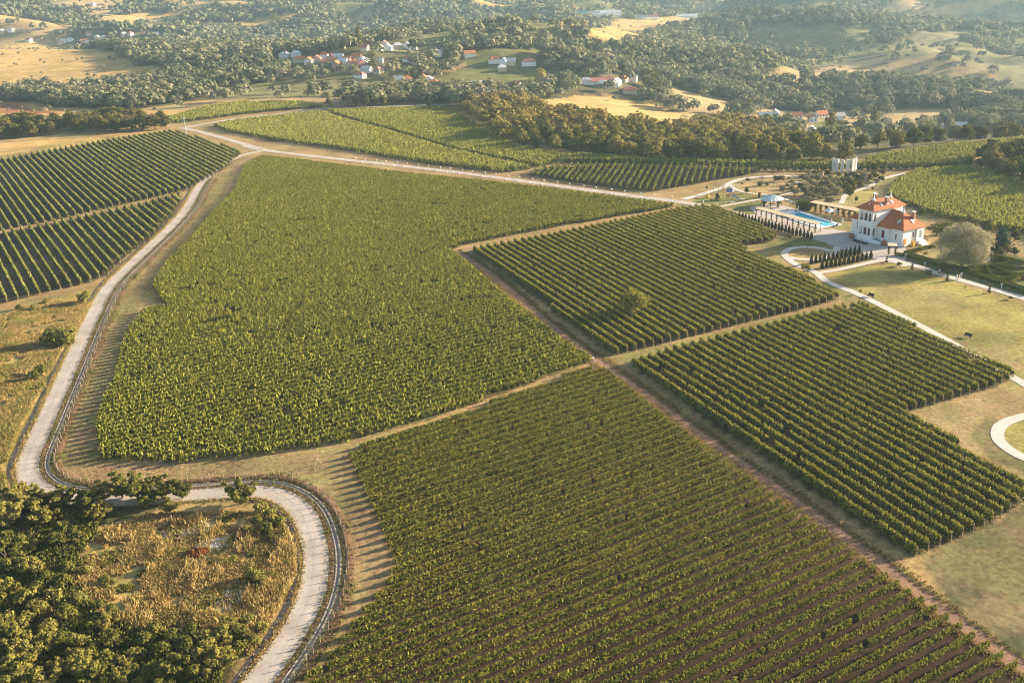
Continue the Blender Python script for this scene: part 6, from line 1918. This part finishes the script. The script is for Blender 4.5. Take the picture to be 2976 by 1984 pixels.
# weather station
e = empty('weather_station', pt('h', 78, 762))
MB().tube((0, 0, 0), (0, 0, 2.9), .05, n=6).build('mast', PALEWOOD, e)
MB().ball((0, 0, 3.05), .22, 8, 6).build('rain_gauge', WHITE2, e, True)
MB().ball((.35, 0, 2.45), .2, 8, 6).ball((-.3, 0, 2.35), .16, 8, 6).build('sensor_shield', STEEL, e, True)
MB().box(-.35, .4, -.03, .03, 2.28, 2.34).build('arm', STEEL, e)
tag(e, 'weather station mast with white sensors at the dirt track crossing', 'weather station')
# stray stones of the rubble patches
sv = MB()
rgs = np.random.default_rng(12)
for P, n in ((poly('7', [(1180, 690), (1300, 620), (1480, 580), (1480, 640), (1380, 720), (1260, 790)]), 130), (poly('7', [(1370, 1060), (1470, 930), (1590, 910), (1580, 990), (1460, 1100)]), 130), (poly('7', [(1020, 560), (1340, 470), (1400, 500), (1250, 580)]), 60)):
    for x, y in scatter(P, .25, rgs, n * 3)[:n]:
        r = .08 + .16 * rgs.random()
        sv.ball((x, y, float(hgt(x, y)) + r * .3), r, 6, 4, 1, .8 + .4 * rgs.random(), .6)
tag(sv.build('rubble', flat('pale_rubble', (.55, .50, .45), .95, .15, 1)), 'pale rubble stones in the golden clearing', 'rubble', kind='stuff')

# ------------------------------------------------------------------ village houses
HOUSEM = {}
WINM = MB().box(-.5, .5, -.04, .04, 1.0, 2.2).mesh('window', DKGLASS)
def windows(e, wi):
    for x, y, r in wi:
        w_ = mesh_obj('window', WINM, e, (x, y, 0))
        w_.rotation_euler = (0, 0, r)
def house_mesh(L, W, hw, hr, roof, wall, hipf, wins):
    key = (L, W, roof, wall, hipf)
    if key in HOUSEM:
        return HOUSEM[key]
    a, b_ = L / 2, W / 2
    wm_ = MB()
    if hipf:
        wm_.box(-a, a, -b_, b_, -1.5, hw)
    else:
        V = [(-a, -b_, -1.5), (a, -b_, -1.5), (a, b_, -1.5), (-a, b_, -1.5), (-a, -b_, hw), (a, -b_, hw), (a, b_, hw), (-a, b_, hw), (-a, 0, hw + hr - .12), (a, 0, hw + hr - .12)]
        wm_.add(V, [(3, 2, 1, 0), (0, 1, 5, 4), (2, 3, 7, 6), (1, 2, 6, 9, 5), (3, 0, 4, 8, 7)])
    rm = MB()
    o = .45
    if hipf:
        hip(rm, -a - o, a + o, -b_ - o, b_ + o, hw + .04, -a + W * .45, a - W * .45, hw + hr, .14, 'x')
    else:
        k = hr / b_
        for s in (-1, 1):
            q = [(-a - o, s * (b_ + o), hw - k * o + .06), (a + o, s * (b_ + o), hw - k * o + .06), (a + o, 0, hw + hr + .06), (-a - o, 0, hw + hr + .06)]
            rm.slab(q if s < 0 else q[::-1], .14)
    wi = []
    for x in np.linspace(-a * .65, a * .65, wins):
        for sg in (-1, 1):
            wi.append((x, sg * b_, 0))
    for y in (-b_ * .45, b_ * .45):
        for sg in (-1, 1):
            wi.append((sg * a, y, math.pi / 2))
    HOUSEM[key] = (wm_.mesh('wall', WALLS[wall]), rm.mesh('roof', ROOFS[roof]), wi, MB().box(a * .3, a * .3 + .6, b_ * .2, b_ * .2 + .6, hw, hw + hr + .8).mesh('chimney', TERRA))
    return HOUSEM[key]
NAME = {'o': 'orange tiled', 'r': 'faded red roofed', 'w': 'pale sheet roofed', 'b': 'blue roofed', 'g': 'grey roofed'}
hr_ = np.random.default_rng(3)
for z, (place_, sc, LH) in HOUSES.items():
    cnt = {}
    for q in sorted(LH, key=lambda q: q[0]):
        x, y, rf = q[:3]
        L = q[3] if len(q) > 3 else float(hr_.choice([8, 9, 10]))
        cnt[rf] = cnt.get(rf, 0) + 1
        hp_ = z != 'd' and hr_.random() < .45
        tall = z == 'd' and x == 515
        p = pt(z, x, y)
        ms = house_mesh(L * sc * .88, 6.2 if L < 12 else 7.0, 5.8 if tall else 2.9, 3.4 if tall else 2.3, rf, int(hr_.choice([0, 0, 1, 1, 2])) if rf != 'w' else int(hr_.choice([0, 0, 1])), bool(hp_), 3)
        e = empty('village_house', p, R(float(hr_.choice([-25, -10, 5, 65, 80]) + 10 * hr_.random())))
        tag(e, '%s house with %s walls, %s such roof in %s' % (NAME[rf], {0: 'white', 1: 'cream', 2: 'pinkish'}[WALLS.index(ms[0].materials[0])], ordinal(cnt[rf]), place_), 'house', 'village houses')
        mesh_obj('wall', ms[0], e)
        ro = mesh_obj('roof', ms[1], e)
        if hr_.random() < .5:
            mesh_obj('chimney', ms[3], ro)
        if z == 'd':
            windows(e, ms[2])
for x, y, rf, L, W_, hw, lab in [(892, 145, 'b', 24, 10, 5.0, 'white barn with bright blue roof on the far farm hill'), (1030, 140, 'g', 18, 12, 4.0, 'grey red shed left of the long farm barn'), (1127, 142, 'w', 34, 13, 6.0, 'long grey farm barn at the top of the golden field'), (1227, 138, 'w', 17, 12, 5.0, 'pale barn joined right of the long farm barn'),
                                 (1107, 152, 'w', 12, 6, 3.0, 'small white shed in front of the long farm barn'), (1450, 170, 'g', 22, 9, 3.0, 'low grey shed left of the red farm roof'), (1545, 172, 'r', 26, 11, 3.5, 'low barn with dull red roof right of the grey shed'), (1865, 163, 'w', 40, 14, 3.5, 'long low pale roofed shed at the right end of farm hill'), (1130, 205, 'g', 9, 5, 2.5, 'tiny hut on the golden farm field')]:
    p = pt('c', x, y)
    ms = house_mesh(float(L), float(W_), hw, 3.0, rf, 0, False, 5)
    e = empty('farm_barn', p, R(-6))
    mesh_obj('wall', ms[0], e)
    mesh_obj('roof', ms[1], e)
    windows(e, ms[2])
    tag(e, lab, 'barn', 'farm buildings on the golden hill')
# poplars and other single trees standing out in the valleys
def lone(z, x, y, H, W, mat, lab, seed):
    rg_ = np.random.default_rng(seed)
    bl = [(0, 0, H * t, W * .5 * f, W * .5 * f, H * .17) for t, f in ((.2, .7), (.36, 1), (.52, 1), (.68, .85), (.84, .5))]
    C, N_, w, v, h = crown_data(bl, 420, .9, rg_)
    e = empty('poplar_tree', pt(z, x, y))
    mesh_obj('crown', leaf_mesh('crown', C, N_, w, v, h, LM[mat], 1.3, None, rg_), e)
    mesh_obj('trunk', MB().tube((0, 0, -.5), (0, 0, H * .7), .25, .08, 6).mesh('trunk', BARK), e)
    tag(e, lab, 'tree')
lone('d', 790, 1140, 19, 8.5, 'tree', 'tall dark poplar standing right of the green valley meadow', 1)
lone('d', 1140, 1030, 15, 5.5, 'wood', 'brownish upright poplar among the right valley houses', 2)
lone('d', 140, 935, 13, 6, 'tree', 'poplar left of the right valley houses', 3)
lone('d', 1750, 1062, 9, 7, 'olive', 'round grey tree near the rightmost valley house', 4)
lone('c', 1560, 880, 24, 14, 'tree', 'broad tall tree rising right of the houses behind the wood', 5)
lone('c', 535, 740, 10, 11, 'wood', 'round yellowish tree alone at the valley meadow edge', 6)
lone('b', 1080, 440, 20, 6, 'tree', 'slim poplar behind the middle valley village', 7)
lone('b', 1195, 640, 17, 12, 'tree', 'large dark tree amid the village roofs', 8)
lone('b', 315, 215, 18, 15, 'tree', 'round tree alone on the pale far field', 9)

# ------------------------------------------------------------------ air
hz = MB().box(-4200, 3950, -380, 5560, -140, 420).mesh('haze', GROUND)
hm, nt, N, L = newmat('haze')
N.remove(N['Principled BSDF'])
pv = N.new('ShaderNodeVolumePrincipled')
pv.inputs['Color'].default_value = (.56, .80, 1.0, 1)
pv.inputs['Density'].default_value = 0.000095
pv.inputs['Anisotropy'].default_value = 0.2
L.new(pv.outputs[0], N['Material Output'].inputs['Volume'])
hz.materials.clear()
hz.materials.append(hm)
tag(mesh_obj('haze', hz), 'thin bluish evening haze over the hills', 'haze', kind='stuff')
